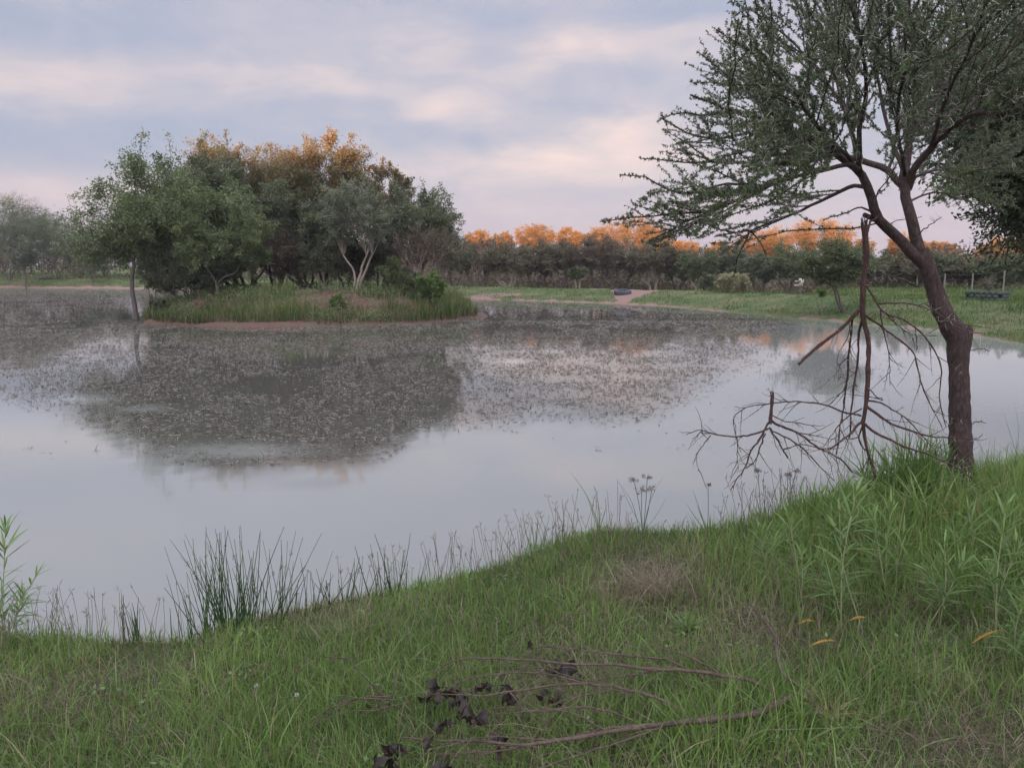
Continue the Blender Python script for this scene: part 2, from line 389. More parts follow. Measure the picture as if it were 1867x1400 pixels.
# ground: one sheet, polar rings around the viewpoint
def build_ground():
    th = np.concatenate([np.linspace(-48, 48, 560), np.linspace(48, 312, 130)[1:-1]])
    rr = np.concatenate([[0.0], np.geomspace(.5, 140, 430), np.geomspace(150, 6000, 26)])
    T, Rr = np.meshgrid(np.radians(th), rr)
    x = np.sin(T) * Rr; y = np.cos(T) * Rr
    z = height(x.ravel(), y.ravel()).reshape(x.shape)
    n, m = x.shape
    v = np.stack([x, y, z], -1).reshape(-1, 3)
    i, j = np.meshgrid(np.arange(n - 1), np.arange(m), indexing='ij'); j2 = (j + 1) % m
    q = np.stack([i * m + j, i * m + j2, (i + 1) * m + j2, (i + 1) * m + j], -1).reshape(-1, 4)
    q = q[:, ::-1]
    s = pond_sd(v[:, 0], v[:, 1]); y_ = v[:, 1]; x_ = v[:, 0]
    # where bare earth shows: 1 = bare
    px, py, d = project(v)
    near = (y_ < 14) & (x_ > -12)
    lf_ = .09 * sst(-x_, 5, 30) - .07 * sst(x_, 5, 12)
    bare = 1 - sst(v[:, 2] + .20 * fbm(x_ * .8, y_ * .8) + .10 * fbm(x_ * 4, y_ * 4), .045 + lf_, .115 + lf_)
    bare = np.where(near, 1 - sst(s, .0, .12), bare)
    # the worn red landing place by the tyre
    bare = np.maximum(bare, landing(px, y_, s, x_))
    c = PY(900, 527, 50)
    e = np.hypot((x_ - c[0]) / 3.0, (y_ - c[1]) / 1.2) + .6 * fbm(x_ * 1.3, y_ * 1.3)
    bare = np.maximum(bare, .6 * (1 - sst(e, .6, 1.05)))
    g = G(); g.add(v, q, bare)
    m_, n_ = mat('ground')
    ob = n_.new('ShaderNodeTexCoord').outputs['Object']
    t = tintn(n_)
    a = n_.noise(ob, .7, 5, .6); b = n_.noise(ob, 9, 5, .65); c_ = n_.noise(ob, 60, 3, .6)
    grass = n_.mix(n_.m('MULTIPLY', b, 1.2), rgb(.04, .055, .02), rgb(.095, .135, .042))
    grass = n_.mix(n_.ramp(a, [(.45, (0, 0, 0)), (.62, (.8, .8, .8))]), grass, rgb(.155, .14, .07))
    sy = n_.new('ShaderNodeSeparateXYZ'); n_.put(sy.inputs[0], ob); nr = n_.new('ShaderNodeMapRange'); n_.put(nr.inputs[0], sy.outputs[1]); nr.inputs[1].default_value = 13; nr.inputs[2].default_value = 9
    fi = n_.noise(ob, 140, 4, .7); thatch = n_.mix(fi, rgb(.03, .032, .016), rgb(.115, .115, .06)); thatch = n_.mix(n_.m('MULTIPLY', b, .6), thatch, rgb(.05, .06, .025))
    grass = n_.mix(nr.outputs[0], grass, thatch)
    soil = n_.mix(b, rgb(.13, .07, .055), rgb(.29, .18, .145))
    soil = n_.mix(n_.m('MULTIPLY', c_, .5), soil, rgb(.30, .24, .19))
    f = n_.m('ADD', t, n_.m('MULTIPLY', n_.m('SUBTRACT', b, .5), .5))
    cc = n_.mix(n_.ramp(f, [(.40, (0, 0, 0)), (.60, (1, 1, 1))]), grass, soil)
    p = n_.new('ShaderNodeBsdfPrincipled'); n_.put(p.inputs['Base Color'], cc); p.inputs['Roughness'].default_value = .9; p.inputs['Specular IOR Level'].default_value = .2
    bp = n_.new('ShaderNodeBump'); bp.inputs['Strength'].default_value = .9; bp.inputs['Distance'].default_value = .05; n_.put(bp.inputs['Height'], n_.m('ADD', b, n_.m('MULTIPLY', c_, .4))); n_.nt.links.new(bp.outputs[0], p.inputs['Normal'])
    out(n_, p.outputs[0])
    tag(g.build('ground', m_), kind='structure')
build_ground()

def build_island():
    th = np.linspace(0, 2 * np.pi, 321)[:-1]; rr = np.concatenate([[0.0], np.linspace(.02, 1.14, 110)])
    T, Rr = np.meshgrid(th, rr)
    x = IC[0] + np.cos(T) * Rr * IRX; y = IC[1] + np.sin(T) * Rr * IRY
    z = island_h(x, y); n, m = x.shape
    v = np.stack([x, y, z], -1).reshape(-1, 3)
    i, j = np.meshgrid(np.arange(n - 1), np.arange(m), indexing='ij'); j2 = (j + 1) % m
    q = np.stack([i * m + j, i * m + j2, (i + 1) * m + j2, (i + 1) * m + j], -1).reshape(-1, 4)[:, ::-1]
    g = G(); g.add(v, q[:, ::-1], .5)
    m_, n_ = mat('island_soil')
    ob = n_.new('ShaderNodeTexCoord').outputs['Object']
    b = n_.noise(ob, 2.2, 6, .65); c_ = n_.noise(ob, 14, 4, .6); a = n_.noise(ob, .55, 4, .6)
    soil = n_.mix(b, rgb(.05, .024, .018), rgb(.125, .060, .044))
    soil = n_.mix(n_.m('MULTIPLY', c_, .5), soil, rgb(.20, .13, .09))
    cc = n_.mix(n_.ramp(a, [(.50, (0, 0, 0)), (.60, (.75, .75, .75))]), soil, rgb(.09, .09, .045))
    p = n_.new('ShaderNodeBsdfPrincipled'); n_.put(p.inputs['Base Color'], cc); p.inputs['Roughness'].default_value = .9
    bp = n_.new('ShaderNodeBump'); bp.inputs['Strength'].default_value = 1; bp.inputs['Distance'].default_value = .08; n_.put(bp.inputs['Height'], n_.m('ADD', b, n_.m('MULTIPLY', c_, .5))); n_.nt.links.new(bp.outputs[0], p.inputs['Normal'])
    out(n_, p.outputs[0])
    tag(g.build('island_ground', m_), kind='structure')
build_island()

def weed_cover(px, py):
    bx = [-100, 0, 150, 250, 400, 600, 700, 800, 900, 1000, 1100, 1200, 1300, 1400, 1450, 1600, 1867]
    by = [725, 728, 762, 815, 862, 872, 822, 772, 762, 752, 756, 745, 712, 650, 615, 592, 575]
    lim = np.interp(px, bx, by) + 46 * fbm(px * .010, py * .03)
    inn = 1 - sst(py, lim - 26, lim + 26)
    return inn
SPOTS = [(150, 728, 60, 9), (260, 745, 40, 6), (440, 822, 130, 13), (560, 862, 60, 14), (940, 660, 30, 5)]
def build_water():
    nx, ny = 480, 420
    x, y = np.meshgrid(np.linspace(-95, 50, nx), np.linspace(-8, 118, ny), indexing='ij')
    v = np.stack([x, y, np.zeros_like(x)], -1).reshape(-1, 3)
    i, j = np.meshgrid(np.arange(nx - 1), np.arange(ny - 1), indexing='ij')
    q = np.stack([i * ny + j, (i + 1) * ny + j, (i + 1) * ny + j + 1, i * ny + j + 1], -1).reshape(-1, 4)
    px, py, d = project(v); d = np.where(v[:, 1] > 2, d, 1); cov = weed_cover(px, py) * (v[:, 1] > 6) * (1 - .75 * sst(px + 1.2 * (py - 600), 1330, 1480))
    for a_, b_, sa, sb in SPOTS: cov = cov * (1 - .9 * np.exp(-((px - a_) / sa) ** 2 - ((py - b_) / sb) ** 2))
    g = G(); g.add(v, q, np.nan_to_num(np.clip(cov, 0, 1)))
    m_, n_ = mat('pond_water'); tt = tintn(n_)
    ob = n_.new('ShaderNodeTexCoord').outputs['Object']
    mp = n_.new('ShaderNodeMapping'); n_.put(mp.inputs[0], ob); mp.inputs['Scale'].default_value = (.8, 1.5, 1)
    r1 = n_.noise(mp.outputs[0], 2.6, 3, .5); r2 = n_.noise(mp.outputs[0], 14, 2, .5); big = n_.noise(ob, .10, 3, .5)
    cc = n_.mix(big, rgb(.205, .217, .196), rgb(.25, .254, .232)); cc = n_.mix(n_.m('MULTIPLY', tt, .88), cc, rgb(.055, .05, .038))
    p = n_.new('ShaderNodeBsdfPrincipled'); n_.put(p.inputs['Base Color'], cc)
    p.inputs['Roughness'].default_value = .022; p.inputs['IOR'].default_value = 1.36
    amp = n_.ramp(big, [(.35, (.25, .25, .25)), (.65, (1, 1, 1))])
    bp = n_.new('ShaderNodeBump'); n_.put(bp.inputs['Strength'], n_.m('MULTIPLY', amp, .35)); bp.inputs['Distance'].default_value = .006
    n_.put(bp.inputs['Height'], n_.m('ADD', r1, n_.m('MULTIPLY', r2, .15))); n_.nt.links.new(bp.outputs[0], p.inputs['Normal'])
    out(n_, p.outputs[0])
    tag(g.build('water', m_), kind='structure')
build_water()

# floating pondweed: countless short curled strips
def build_weed():
    g = G()
    bx = [-100, 0, 150, 250, 400, 600, 700, 800, 900, 1000, 1100, 1200, 1300, 1400, 1450, 1600, 1867]
    by = [725, 728, 762, 815, 862, 872, 822, 772, 762, 752, 756, 745, 712, 650, 615, 592, 575]
    def pts(n, x0, x1, y0, y1): return np.stack([rg.uniform(x0, x1, n), rg.uniform(y0, y1, n)], -1)
    P = np.concatenate([pts(520000, -36, 22, 8, 30), pts(480000, -60, 25, 30, 74)])
    v = np.concatenate([P, np.zeros((len(P), 1))], 1)
    px, py, d = project(v)
    inn = weed_cover(px, py)
    patch = sst(fbm(P[:, 0] * .45, P[:, 1] * .22), -.26, -.08)
    fine = .2 + .8 * sst(fbm(P[:, 0] * 1.9 + 9, P[:, 1] * 1.1), -.22, .08)
    band = 1 - .93 * np.exp(-((py - 600 - .018 * (px - 1000)) / 9) ** 2) * ((px > 880) & (px < 1230)) * sst(fbm(px * .02, py * .05), -.22, -.05)
    band2 = 1 - .9 * np.exp(-((py - 577) / 6.0) ** 2) * (np.exp(-((px - 882) / 22) ** 2) + np.exp(-((px - 1000) / 14) ** 2) + np.exp(-((px - 1100) / 30) ** 2)).clip(0, 1)
    ish = 1 - .75 * np.exp(-((py - 607) / 10) ** 2) * ((px > 330) & (px < 900))
    hole = 1 - .95 * np.exp(-((px - 215) / 90) ** 2 - ((py - 572) / 11) ** 2)
    spot = 1.0
    for a, b, sa, sb in SPOTS: spot = spot * (1 - .85 * np.exp(-((px - a) / sa) ** 2 - ((py - b) / sb) ** 2))
    right = 1 - .8 * sst(px + 1.2 * (py - 600), 1330, 1480)
    dens = .74 * inn * patch * fine * band * band2 * ish * hole * spot * right
    dens = np.maximum(dens, .022 * (py < 950) * (px < 1450) * sst(fbm(P[:, 0] * 1.4, P[:, 1] * .9), -.05, .2))
    dens = np.maximum(dens, .22 * np.exp(-((px - 1510) / 75) ** 2 - ((py - 680) / 22) ** 2))
    s = pond_sd(P[:, 0], P[:, 1]); iss = island_s(P[:, 0], P[:, 1])
    keep = (rg.rand(len(P)) < dens) & (s < -.25) & (iss < -.01) & (px > -80) & (px < 1950)
    P = v[keep]; d = d[keep]; n = len(P)
    L = rg.uniform(.03, .095, n) * (1 + .4 * (d > 25)); a = rg.normal(0, .75, n); 
    dirn = np.stack([np.cos(a), np.sin(a), np.zeros(n)], -1); prp = np.stack([-np.sin(a), np.cos(a), np.zeros(n)], -1)
    t = np.linspace(0, 1, 5)
    bend = rg.uniform(-.25, .25, n)[:, None] * L[:, None] * (1 - (2 * t - 1) ** 2)
    lift = rg.uniform(.003, .026, n)[:, None] * np.abs(np.sin(t * np.pi * rg.choice([1, 2, 1.5], n)[:, None])) + .002
    C = P[:, None] + dirn[:, None] * (L[:, None] * (t - .5))[..., None] + prp[:, None] * bend[..., None]; C[..., 2] = lift
    W = rg.uniform(.0030, .0068, n)[:, None] * np.array([.25, .9, 1, .9, .2])
    S = unit(prp + np.array([0, 0, 1.0]) * rg.uniform(-.8, .8, n)[:, None])
    ribbons(g, C, W, S, np.clip(rg.normal(.5, .28, n), 0, 1))
    # a few tips standing out of the water
    k = rg.rand(n) < .02; Q = P[k]; m_ = len(Q)
    h = rg.uniform(.03, .11, m_); ln = rdir(rg, m_) * .3; ln[:, 2] = 1
    t = np.linspace(0, 1, 4); C = Q[:, None] + unit(ln)[:, None] * (h[:, None] * t)[..., None]; C[..., 0] += (t ** 2) * (h * rg.uniform(-.7, .7, m_))[:, None]
    ribbons(g, C, np.full((m_, 4), .0035) * np.array([1, 1, .8, .2]), np.tile([1.0, 0, 0], (m_, 1)), .25)
    print('weed', n)
    tag(g.build('pondweed', M['weed']), 'dense brown-grey floating pondweed strips on the pond', 'pondweed', kind='stuff')
build_weed()

# ------------------------------------------------------------------ grass
def blades(g, P, H, W, lean, rg, tint, segs=4, curl=1.0):
    n = len(P); a = rg.uniform(0, 2 * np.pi, n)
    out_ = np.stack([np.cos(a), np.sin(a), np.zeros(n)], -1)
    b = rg.uniform(0, 2 * np.pi, n); S = np.stack([np.cos(b), np.sin(b), np.zeros(n)], -1)
    t = np.linspace(0, 1, segs)
    ln = np.asarray(lean) * np.ones(n)
    C = P[:, None] + np.array([0, 0, 1.0]) * (H[:, None] * (t - .35 * curl * ln[:, None] * t ** 2))[..., None] + out_[:, None] * (H[:, None] * ln[:, None] * (.35 * t + .65 * t ** 2))[..., None]
    prof = np.array([1, .9, .62, .08]) if segs == 4 else np.interp(t, [0, .4, .8, 1], [.8, 1, .6, .06])
    ribbons(g, C, np.asarray(W).reshape(-1, 1) * np.ones((n, 1)) * prof, S, tint)
def build_near_grass():
    n = 960000
    x = rg.uniform(-5.2, 6.2, n); y = 1.15 + 7.0 * rg.rand(n) ** 1.0
    v = np.stack([x, y, np.full(n, .5)], -1); px, py, d = project(v)
    k = (px > -140) & (px < 2010) & (py < 1560) & (py > 700) & (rg.rand(n) < np.clip(1.25 - .11 * d, .35, 1)); x, y = x[k], y[k]
    z = height(x, y); s = pond_sd(x, y); k = (z > .05) & (rg.rand(len(x)) < np.clip(1.02 + 1.5 * fbm(x * 2.3 + 40, y * 2.3, 3), .55, 1)); x, y, z, s = x[k], y[k], z[k], s[k]
    P = np.stack([x, y, z - .01], -1); n = len(P)
    px, py, d = project(P)
    dry = fbm(x * 1.1 + 3, y * 1.1, 4) + .25 * fbm(x * 5, y * 5)
    # patches that are dry and purplish in the picture
    for a, b, sx, sy, k_ in [(1170, 1060, 90, 55, .45), (1330, 1180, 120, 60, .22), (1700, 1370, 130, 60, .3), (560, 1110, 140, 40, .22), (330, 1300, 200, 60, .15), (120, 1250, 100, 60, .1), (1130, 960, 80, 30, .2), (800, 1060, 90, 30, .12)]:
        dry = dry + k_ * np.exp(-((px - a) / sx) ** 2 - ((py - b) / sy) ** 2)
    for a, b, sx, sy, k_ in [(1300, 1340, 260, 60, .35), (1780, 980, 160, 120, .4), (1550, 960, 120, 90, .3), (850, 1120, 120, 60, .2), (450, 1210, 110, 60, .15), (130, 1180, 160, 40, .2)]:
        dry = dry - k_ * np.exp(-((px - a) / sx) ** 2 - ((py - b) / sy) ** 2)
    isdry = rg.rand(n) < np.clip(.22 + 1.8 * dry, .05, .9)
    lush = np.exp(-((px - 1780) / 230) ** 2 - ((py - 960) / 130) ** 2) + .8 * np.exp(-((px - 1500) / 130) ** 2 - ((py - 970) / 60) ** 2) + .45 * np.exp(-((px - 1300) / 300) ** 2 - ((py - 1340) / 70) ** 2)
    clump = .65 + 1.0 * np.clip(fbm(x * 3.1, y * 3.1, 3) + .35, 0, 1)
    H = rg.gamma(4, .0165, n) * clump * (1 + 1.0 * lush) * (.85 + .3 * sst(s, 0, 1)); H = np.clip(H, .02, .42)
    W = rg.uniform(.0009, .0021, n) * (1 + .5 * lush) * (1 + .10 * d)
    T = np.clip(rg.normal(.42, .2, n) + .9 * fbm(x * 2.3, y * 2.3) + .2 * lush.clip(0, 1), 0, .8); T = np.where(rg.rand(n) < .06, .97, T)
    lean = np.clip(np.abs(rg.normal(.45, .4, n)), .05, 1.6)
    g = G(); k = ~isdry; blades(g, P[k], H[k], W[k], lean[k], rg, T[k]); print('grass', k.sum(), (~k).sum())
    tag(g.build('grass', M['grass']), 'short green grass on the near bank', 'grass', kind='stuff')
    g = G(); k = ~k; th_ = rg.rand(n) < .3; H = np.where(th_, H * .6, H); lean = np.where(th_, lean + 1.6, lean); blades(g, P[k], H[k] * .95, W[k] * .85, lean[k] * 1.5, rg, np.clip(T[k], 0, 1))
    tag(g.build('dry_grass', M['grass_dry']), 'brown and purplish dry grass mixed into the near bank', 'grass', kind='stuff')
    g = G()
    for k in range(230):
        cx, cy = rg.uniform(-3.5, 4.5), rg.uniform(1.7, 6.0)
        if pond_sd(cx, cy)[0] < .1: continue
        m = rg.randint(5, 16); P_ = np.stack([cx + rg.normal(0, .04, m), cy + rg.normal(0, .04, m), np.zeros(m)], -1); P_[:, 2] = height(P_[:, 0], P_[:, 1]) + rg.uniform(.02, .08, m)
        D = rdir(rg, m, .4); S = unit(np.cross(D, rdir(rg, m) * .3 + [0, 0, 1.0])); leaves(g, P_, D, S, rg.uniform(.012, .035, m), rg.uniform(.004, .009, m), rg.rand(m))
    tag(g.build('ground_herbs', M['broad']), 'small broad-leaved herbs dotted through the near grass', 'herbs', kind='stuff')
    # seed-headed grass: a thin stalk with three to six spreading fingers, along the water's edge and scattered through
    n = 5200
    x = rg.uniform(-4.6, 6, n * 6); y = rg.uniform(1.5, 7.5, n * 6); s = pond_sd(x, y); z = height(x, y)
    v = np.stack([x, y, z], -1); px, py, d = project(v)
    pr = np.where(s < .5, 1.0, .10) * np.where(px > 1450, .25, 1) * (.35 + 1.3 * np.clip(fbm(x * 2.5, y * 2.5) + .4, 0, 1))
    k = (s > -.05) & (z > .08) & (px > -60) & (px < 1920) & (py < 1450) & (rg.rand(len(x)) < pr * .62 * sst(fbm(x * .9 + 7, y * .9, 2), -.2, .18)); P = v[k]; s = s[k]; n = len(P)
    g = G(); H = rg.uniform(.12, .30, n) * np.where(s < .5, 1, .75); ln = rdir(rg, n) * .28; ln[:, 2] = 1; ln = unit(ln)
    t = np.linspace(0, 1, 4); C = P[:, None] + ln[:, None] * (H[:, None] * t)[..., None]
    C[..., 0] += (t ** 2) * (H * rg.uniform(-.2, .2, n))[:, None]
    ribbons(g, C, np.full((n, 4), .0011), np.tile([1.0, 0, 0], (n, 1)), .3)
    nf = 5; top = C[:, -1]
    a = rg.uniform(-1.15, 1.15, (n, nf)); b = rg.uniform(0, 2 * np.pi, (n, 1))
    D = np.stack([np.sin(a) * np.cos(b), np.sin(a) * np.sin(b) * .6 + rg.normal(0, .25, (n, nf)), np.cos(a)], -1); D = unit(D).reshape(-1, 3)
    Pf = np.repeat(top, nf, 0); L = rg.uniform(.022, .05, len(Pf)); S = unit(np.cross(D, rdir(rg, len(D))))
    kk = rg.rand(len(Pf)) < .8
    leaves(g, Pf[kk], D[kk], S[kk], L[kk], .0014, .6)
    print('seedheads', n)
    tag(g.build('seed_grass', M['seed']), 'thin purplish seed-headed grass fringing the near bank', 'grass', kind='stuff')
build_near_grass()

def build_far_grass():
    n = 420000
    px = rg.uniform(-60, 1930, n); D = np.geomspace(19, 96, 1000)[rg.randint(0, 1000, n)] * rg.uniform(.99, 1.01, n)
    x = (px - CX) / F * D * 1.01; y = D
    s = pond_sd(x, y); z = height(x, y)
    e = 1.3 - landing(project(np.stack([x, y, z], -1))[0], y, s, x)
    lf_ = .09 * sst(-x, 5, 30) - .07 * sst(x, 5, 12); cover = sst(z + .20 * fbm(x * .8, y * .8) + .10 * fbm(x * 4, y * 4), .045 + lf_, .12 + lf_) * sst(e, .85, 1.15) * (s < 26) * np.clip(.55 + 1.8 * fbm(x * .8, y * .8), .12, 1)
    k = (s > .15) & (rg.rand(n) < cover); P = np.stack([x, y, z - .01], -1)[k]; s = s[k]; n = len(P)
    d = P[:, 1]
    clump = .4 + 1.7 * np.clip(fbm(P[:, 0] * 1.3, P[:, 1] * 1.3, 3) + .35, 0, 1)
    back = sst(s, 6, 12)
    H = rg.uniform(.05, .15, n) * clump * (1 + 1.5 * back * rg.rand(n)) * (1 + .006 * d); W = .00032 * d * rg.uniform(.6, 1.3, n)
    H = H * (1 - .35 * (P[:, 1] > 34)); T = np.clip(rg.normal(.42, .17, n) + 1.5 * fbm(P[:, 0] * .6, P[:, 1] * .6) + .25 * back * (P[:, 0] > -5) - .1, 0, .8); T = np.where(rg.rand(n) < .04 + .12 * back, .96, T)
    g = G(); blades(g, P, H, W, np.abs(rg.normal(.35, .3, n)), rg, T); print('far grass', n)
    tag(g.build('bank_grass', M['grass_far']), 'green grass covering the far banks of the pond', 'grass', kind='stuff')
    # pale taller grass under and before the trees
    n = 60000; px = rg.uniform(-60, 1930, n); D = rg.uniform(34, 95, n); x = (px - CX) / F * D; s = pond_sd(x, D); z = height(x, D)
    k = (s > 8) & (s < 24) & (x > 12) & (rg.rand(n) < np.clip(.3 + 2 * fbm(x * .4, D * .4), 0, 1)); P = np.stack([x, D, z], -1)[k]; n = len(P)
    g = G(); blades(g, P, rg.uniform(.15, .38, n), .0003 * P[:, 1] * rg.uniform(.6, 1.2, n), np.abs(rg.normal(.3, .2, n)), rg, rg.rand(n) * .6 + .2)
    tag(g.build('tall_grass', M['grass_far']), 'tall pale grass in front of the far treeline', 'grass', kind='stuff')
build_far_grass()

def build_island_plants():
    g = G(); n = 120000
    a = rg.uniform(0, 2 * np.pi, n); e = np.sqrt(rg.uniform(.15, 1.0, n)) * 1.01
    x = IC[0] + np.cos(a) * e * IRX; y = IC[1] + np.sin(a) * e * IRY; s = island_s(x, y); z = island_h(x, y)
    pos = (x - (IC[0] - IRX)) / (2 * IRX)
    f = fbm(x * .8 + 5, y * .8, 3)
    cov = np.where(s < .22, np.clip(.55 + 1.5 * f, .08, 1), np.clip(.22 + 1.6 * f, .02, .8)) * sst(s, -.002, .016)
    red = np.exp(-((pos - .23) / .13) ** 2 - ((s - .32) / .14) ** 2) + np.exp(-((pos - .62) / .10) ** 2 - ((s - .3) / .16) ** 2)
    cov = cov * (1 - .75 * red.clip(0, 1))
    k = (s > 0.001) & (rg.rand(n) < cov) & (y < IC[1] + 2.5); P = np.stack([x, y, z], -1)[k]; pos = pos[k]; s = s[k]; n = len(P)
    tall = np.exp(-((pos - .93) / .09) ** 2) + .7 * np.exp(-((pos - .50) / .1) ** 2) + .35 * np.exp(-((pos - .08) / .08) ** 2)
    H = rg.uniform(.10, .32, n) * (1 + 1.5 * tall) * (.4 + 1.7 * np.clip(fbm(P[:, 0] * 2.4, P[:, 1] * 2.4, 2) + .4, 0, 1))
    T = np.clip(rg.normal(.3, .2, n) + .4 * tall - .3 * (s < .05), 0, .8); T = np.where(rg.rand(n) < .28, .95, T)
    blades(g, P, H, rg.uniform(.005, .011, n), np.abs(rg.normal(.22, .16, n)), rg, T); print('island', n)
    tag(g.build('island_grass', M['grass_far']), 'rough grass and reeds round the rim of the island', 'grass', kind='stuff')
    g = G(); k = (rg.rand(n) < .6) & (s < .14); Q = P[k]; m = len(Q)
    blades(g, Q, rg.uniform(.08, .3, m), rg.uniform(.004, .010, m), np.abs(rg.normal(.5, .4, m)), rg, rg.rand(m))
    h = G()
    for k in range(120):
        a_ = rg.uniform(np.pi * .9, np.pi * 2.1); e = math.sqrt(rg.uniform(.12, .93)); cx, cy = IC[0] + math.cos(a_) * e * IRX, IC[1] + math.sin(a_) * e * IRY
        w_ = rg.uniform(.12, .38); m = int(90 * w_ / .2); c0 = np.array([cx, cy, ih1(cx, cy)]); D = rdir(rg, m); P_ = c0 + rg.normal(0, 1, (m, 3)) * [w_, w_, w_ * .45] + [0, 0, w_ * .5]; P_[:, 2] = np.maximum(P_[:, 2], c0[2])
        leaves(h, P_, D, unit(np.cross(D, rdir(rg, m))), rg.uniform(.05, .09, m), .02, np.clip(rg.normal(rg.uniform(.2, .8), .15, m), 0, 1))
    tag(h.build('island_herbs', M['leaf_green']), 'low leafy herbs scattered over the island slope', 'herbs', kind='stuff')
    tag(g.build('dry_island_grass', M['leaf_brown']), 'brown dead grass low on the shore of the island', 'grass', kind='stuff')
build_island_plants()
DENS = 2.3
# ================================================================== trees
def tree(name, label, cat, group, base, crown, rad, leaf, bark, seed, stems=3, boughs=16, twigs=9, nleaf=22, L=.10, Wl=.028, tr=.10, fork=.4, sp=.16, umbrella=0.0, shoots=0, fill=.55, lean=None, low=-.45, up=.35, bare=0.0, twig_len=.34, side_tint=0.0):
    rg = np.random.RandomState(seed)
    base = np.asarray(base, float); crown = np.asarray(crown, float); rad = np.asarray(rad, float)
    root = empty(name, base, label, cat, group)
    W = G(); Lf = G(); nleaf = int(nleaf * DENS); L = L * 1.12; Wl = Wl * 1.35
    rm = rad.mean()
    # stems up to the fork
    forks = []
    for i in range(stems):
        a = 2 * math.pi * (i + rg.rand() * .6) / stems
        o = np.array([math.cos(a), math.sin(a), 0]) * (.0 if stems == 1 else 1)
        b = base + o * tr * 1.3; b[2] -= .12
        f = base + (crown - base) * np.array([.75, .75, fork]) + o * rad * np.array([.30, .30, 0]) * (stems > 1)
        if lean is not None: f = np.asarray(lean, float) + o * rad * .1
        mid = b * .55 + f * .45 + rg.normal(0, .05, 3) * rm - o * .05 * rad
        r0 = tr * (1 if stems == 1 else .75) * rg.uniform(.8, 1.15)
        tubes(W, polyline([b, mid, f], 7, .012 * rm, rg), np.linspace(r0 * 1.15, r0 * .6, 7), 7, rg.rand())
        forks.append((f, r0 * .62))
    # boughs reach into the crown
    n = boughs
    d = rdir(rg, n * 3); d = d[d[:, 2] > low][:n]; n = len(d)
    r = rg.uniform(fill, 1.0, n)
    if umbrella: d[:, 2] = np.where(d[:, 2] < 0, d[:, 2] * (1 - umbrella) + .12, d[:, 2])
    tgt = crown + d * r[:, None] * rad * .86
    fk = np.array([f for f, _ in forks]); fi = np.argmin(np.linalg.norm((tgt[:, None] - fk[None]) * np.array([1, 1, .3]), axis=2), 1)
    f0 = fk[fi]; r0 = np.array([q for _, q in forks])[fi]
    midp = f0 * .5 + tgt * .5 + rg.normal(0, .09, (n, 3)) * rm; midp[:, 2] += (.10 if not umbrella else -.04) * rad[2]
    t = np.linspace(0, 1, 8)[None, :, None]
    B = (1 - t) ** 2 * f0[:, None] + 2 * t * (1 - t) * midp[:, None] + t ** 2 * tgt[:, None]
    B[:, 1:-1] += rg.normal(0, .022 * rm, B[:, 1:-1].shape)
    BR = (r0 * .75)[:, None] * np.linspace(1, .16, 8)[None] * rg.uniform(.7, 1.1, n)[:, None]
    tubes(W, B, BR, 5, rg.rand(n))
    # twigs
    m = n * twigs
    bi = np.repeat(np.arange(n), twigs); tt = rg.uniform(.42, 1.0, m); ii = np.clip((tt * 7).astype(int), 0, 6); fr = (tt * 7 - ii)[:, None]
    s = B[bi, ii] * (1 - fr) + B[bi, ii + 1] * fr
    o = unit((s - crown) / rad ** 1.0 + 1e-3)
    dd = unit(o * .8 + rdir(rg, m) * .95 + np.array([0, 0, up])); 
    if umbrella: dd[:, 2] = dd[:, 2] * (1 - .55 * umbrella) + .05; dd = unit(dd)
    ln = twig_len * rm * rg.uniform(.45, 1.15, m)
    if shoots:
        k = rg.choice(m, shoots, replace=False); dd[k] = unit(o[k] * .35 + np.array([0, 0, 1.0]) + rdir(rg, shoots) * .15); ln[k] *= 2.0
    e = s + dd * ln[:, None]; mp = (s + e) / 2 + rdir(rg, m) * ln[:, None] * .12
    t = np.linspace(0, 1, 4)[None, :, None]
    Tw = (1 - t) ** 2 * s[:, None] + 2 * t * (1 - t) * mp[:, None] + t ** 2 * e[:, None]
    tubes(W, Tw, np.full(m, max(tr * .11, .006))[:, None] * np.array([1, .8, .6, .35]), 3, rg.rand(m))
    # leaves hang about each twig in sprays
    act = rg.rand(m) > bare
    k = np.repeat(np.nonzero(act)[0], nleaf); q = len(k)
    u = rg.uniform(.05, 1.05, q)[:, None]; c = (1 - u) ** 2 * s[k] + 2 * u * (1 - u) * mp[k] + u ** 2 * e[k]
    jit = rg.normal(0, 1, (q, 3)) * sp * rm * .5 * np.clip(1.15 - .8 * u, .25, 1); jit[:, 2] *= (.45 if umbrella else .8)
    c = c + jit
    D = unit(dd[k] * .9 + rdir(rg, q)); S = unit(np.cross(D, unit(rdir(rg, q) * .8 + np.array([0, 0, 1.0]))))
    tn = np.repeat(np.clip(rg.normal(.45, .22, m), 0, 1), nleaf)[:q] if act.all() else np.clip(rg.normal(.45, .25, q), 0, 1)
    tn = np.clip(tn + rg.normal(0, .16, q), 0, 1)
    leaves(Lf, c, D, S, L * rg.uniform(.6, 1.3, q), Wl * rg.uniform(.6, 1.3, q), tn)
    W.build('trunk', M[bark], root); Lf.build('crown', M[leaf], root)
    return root

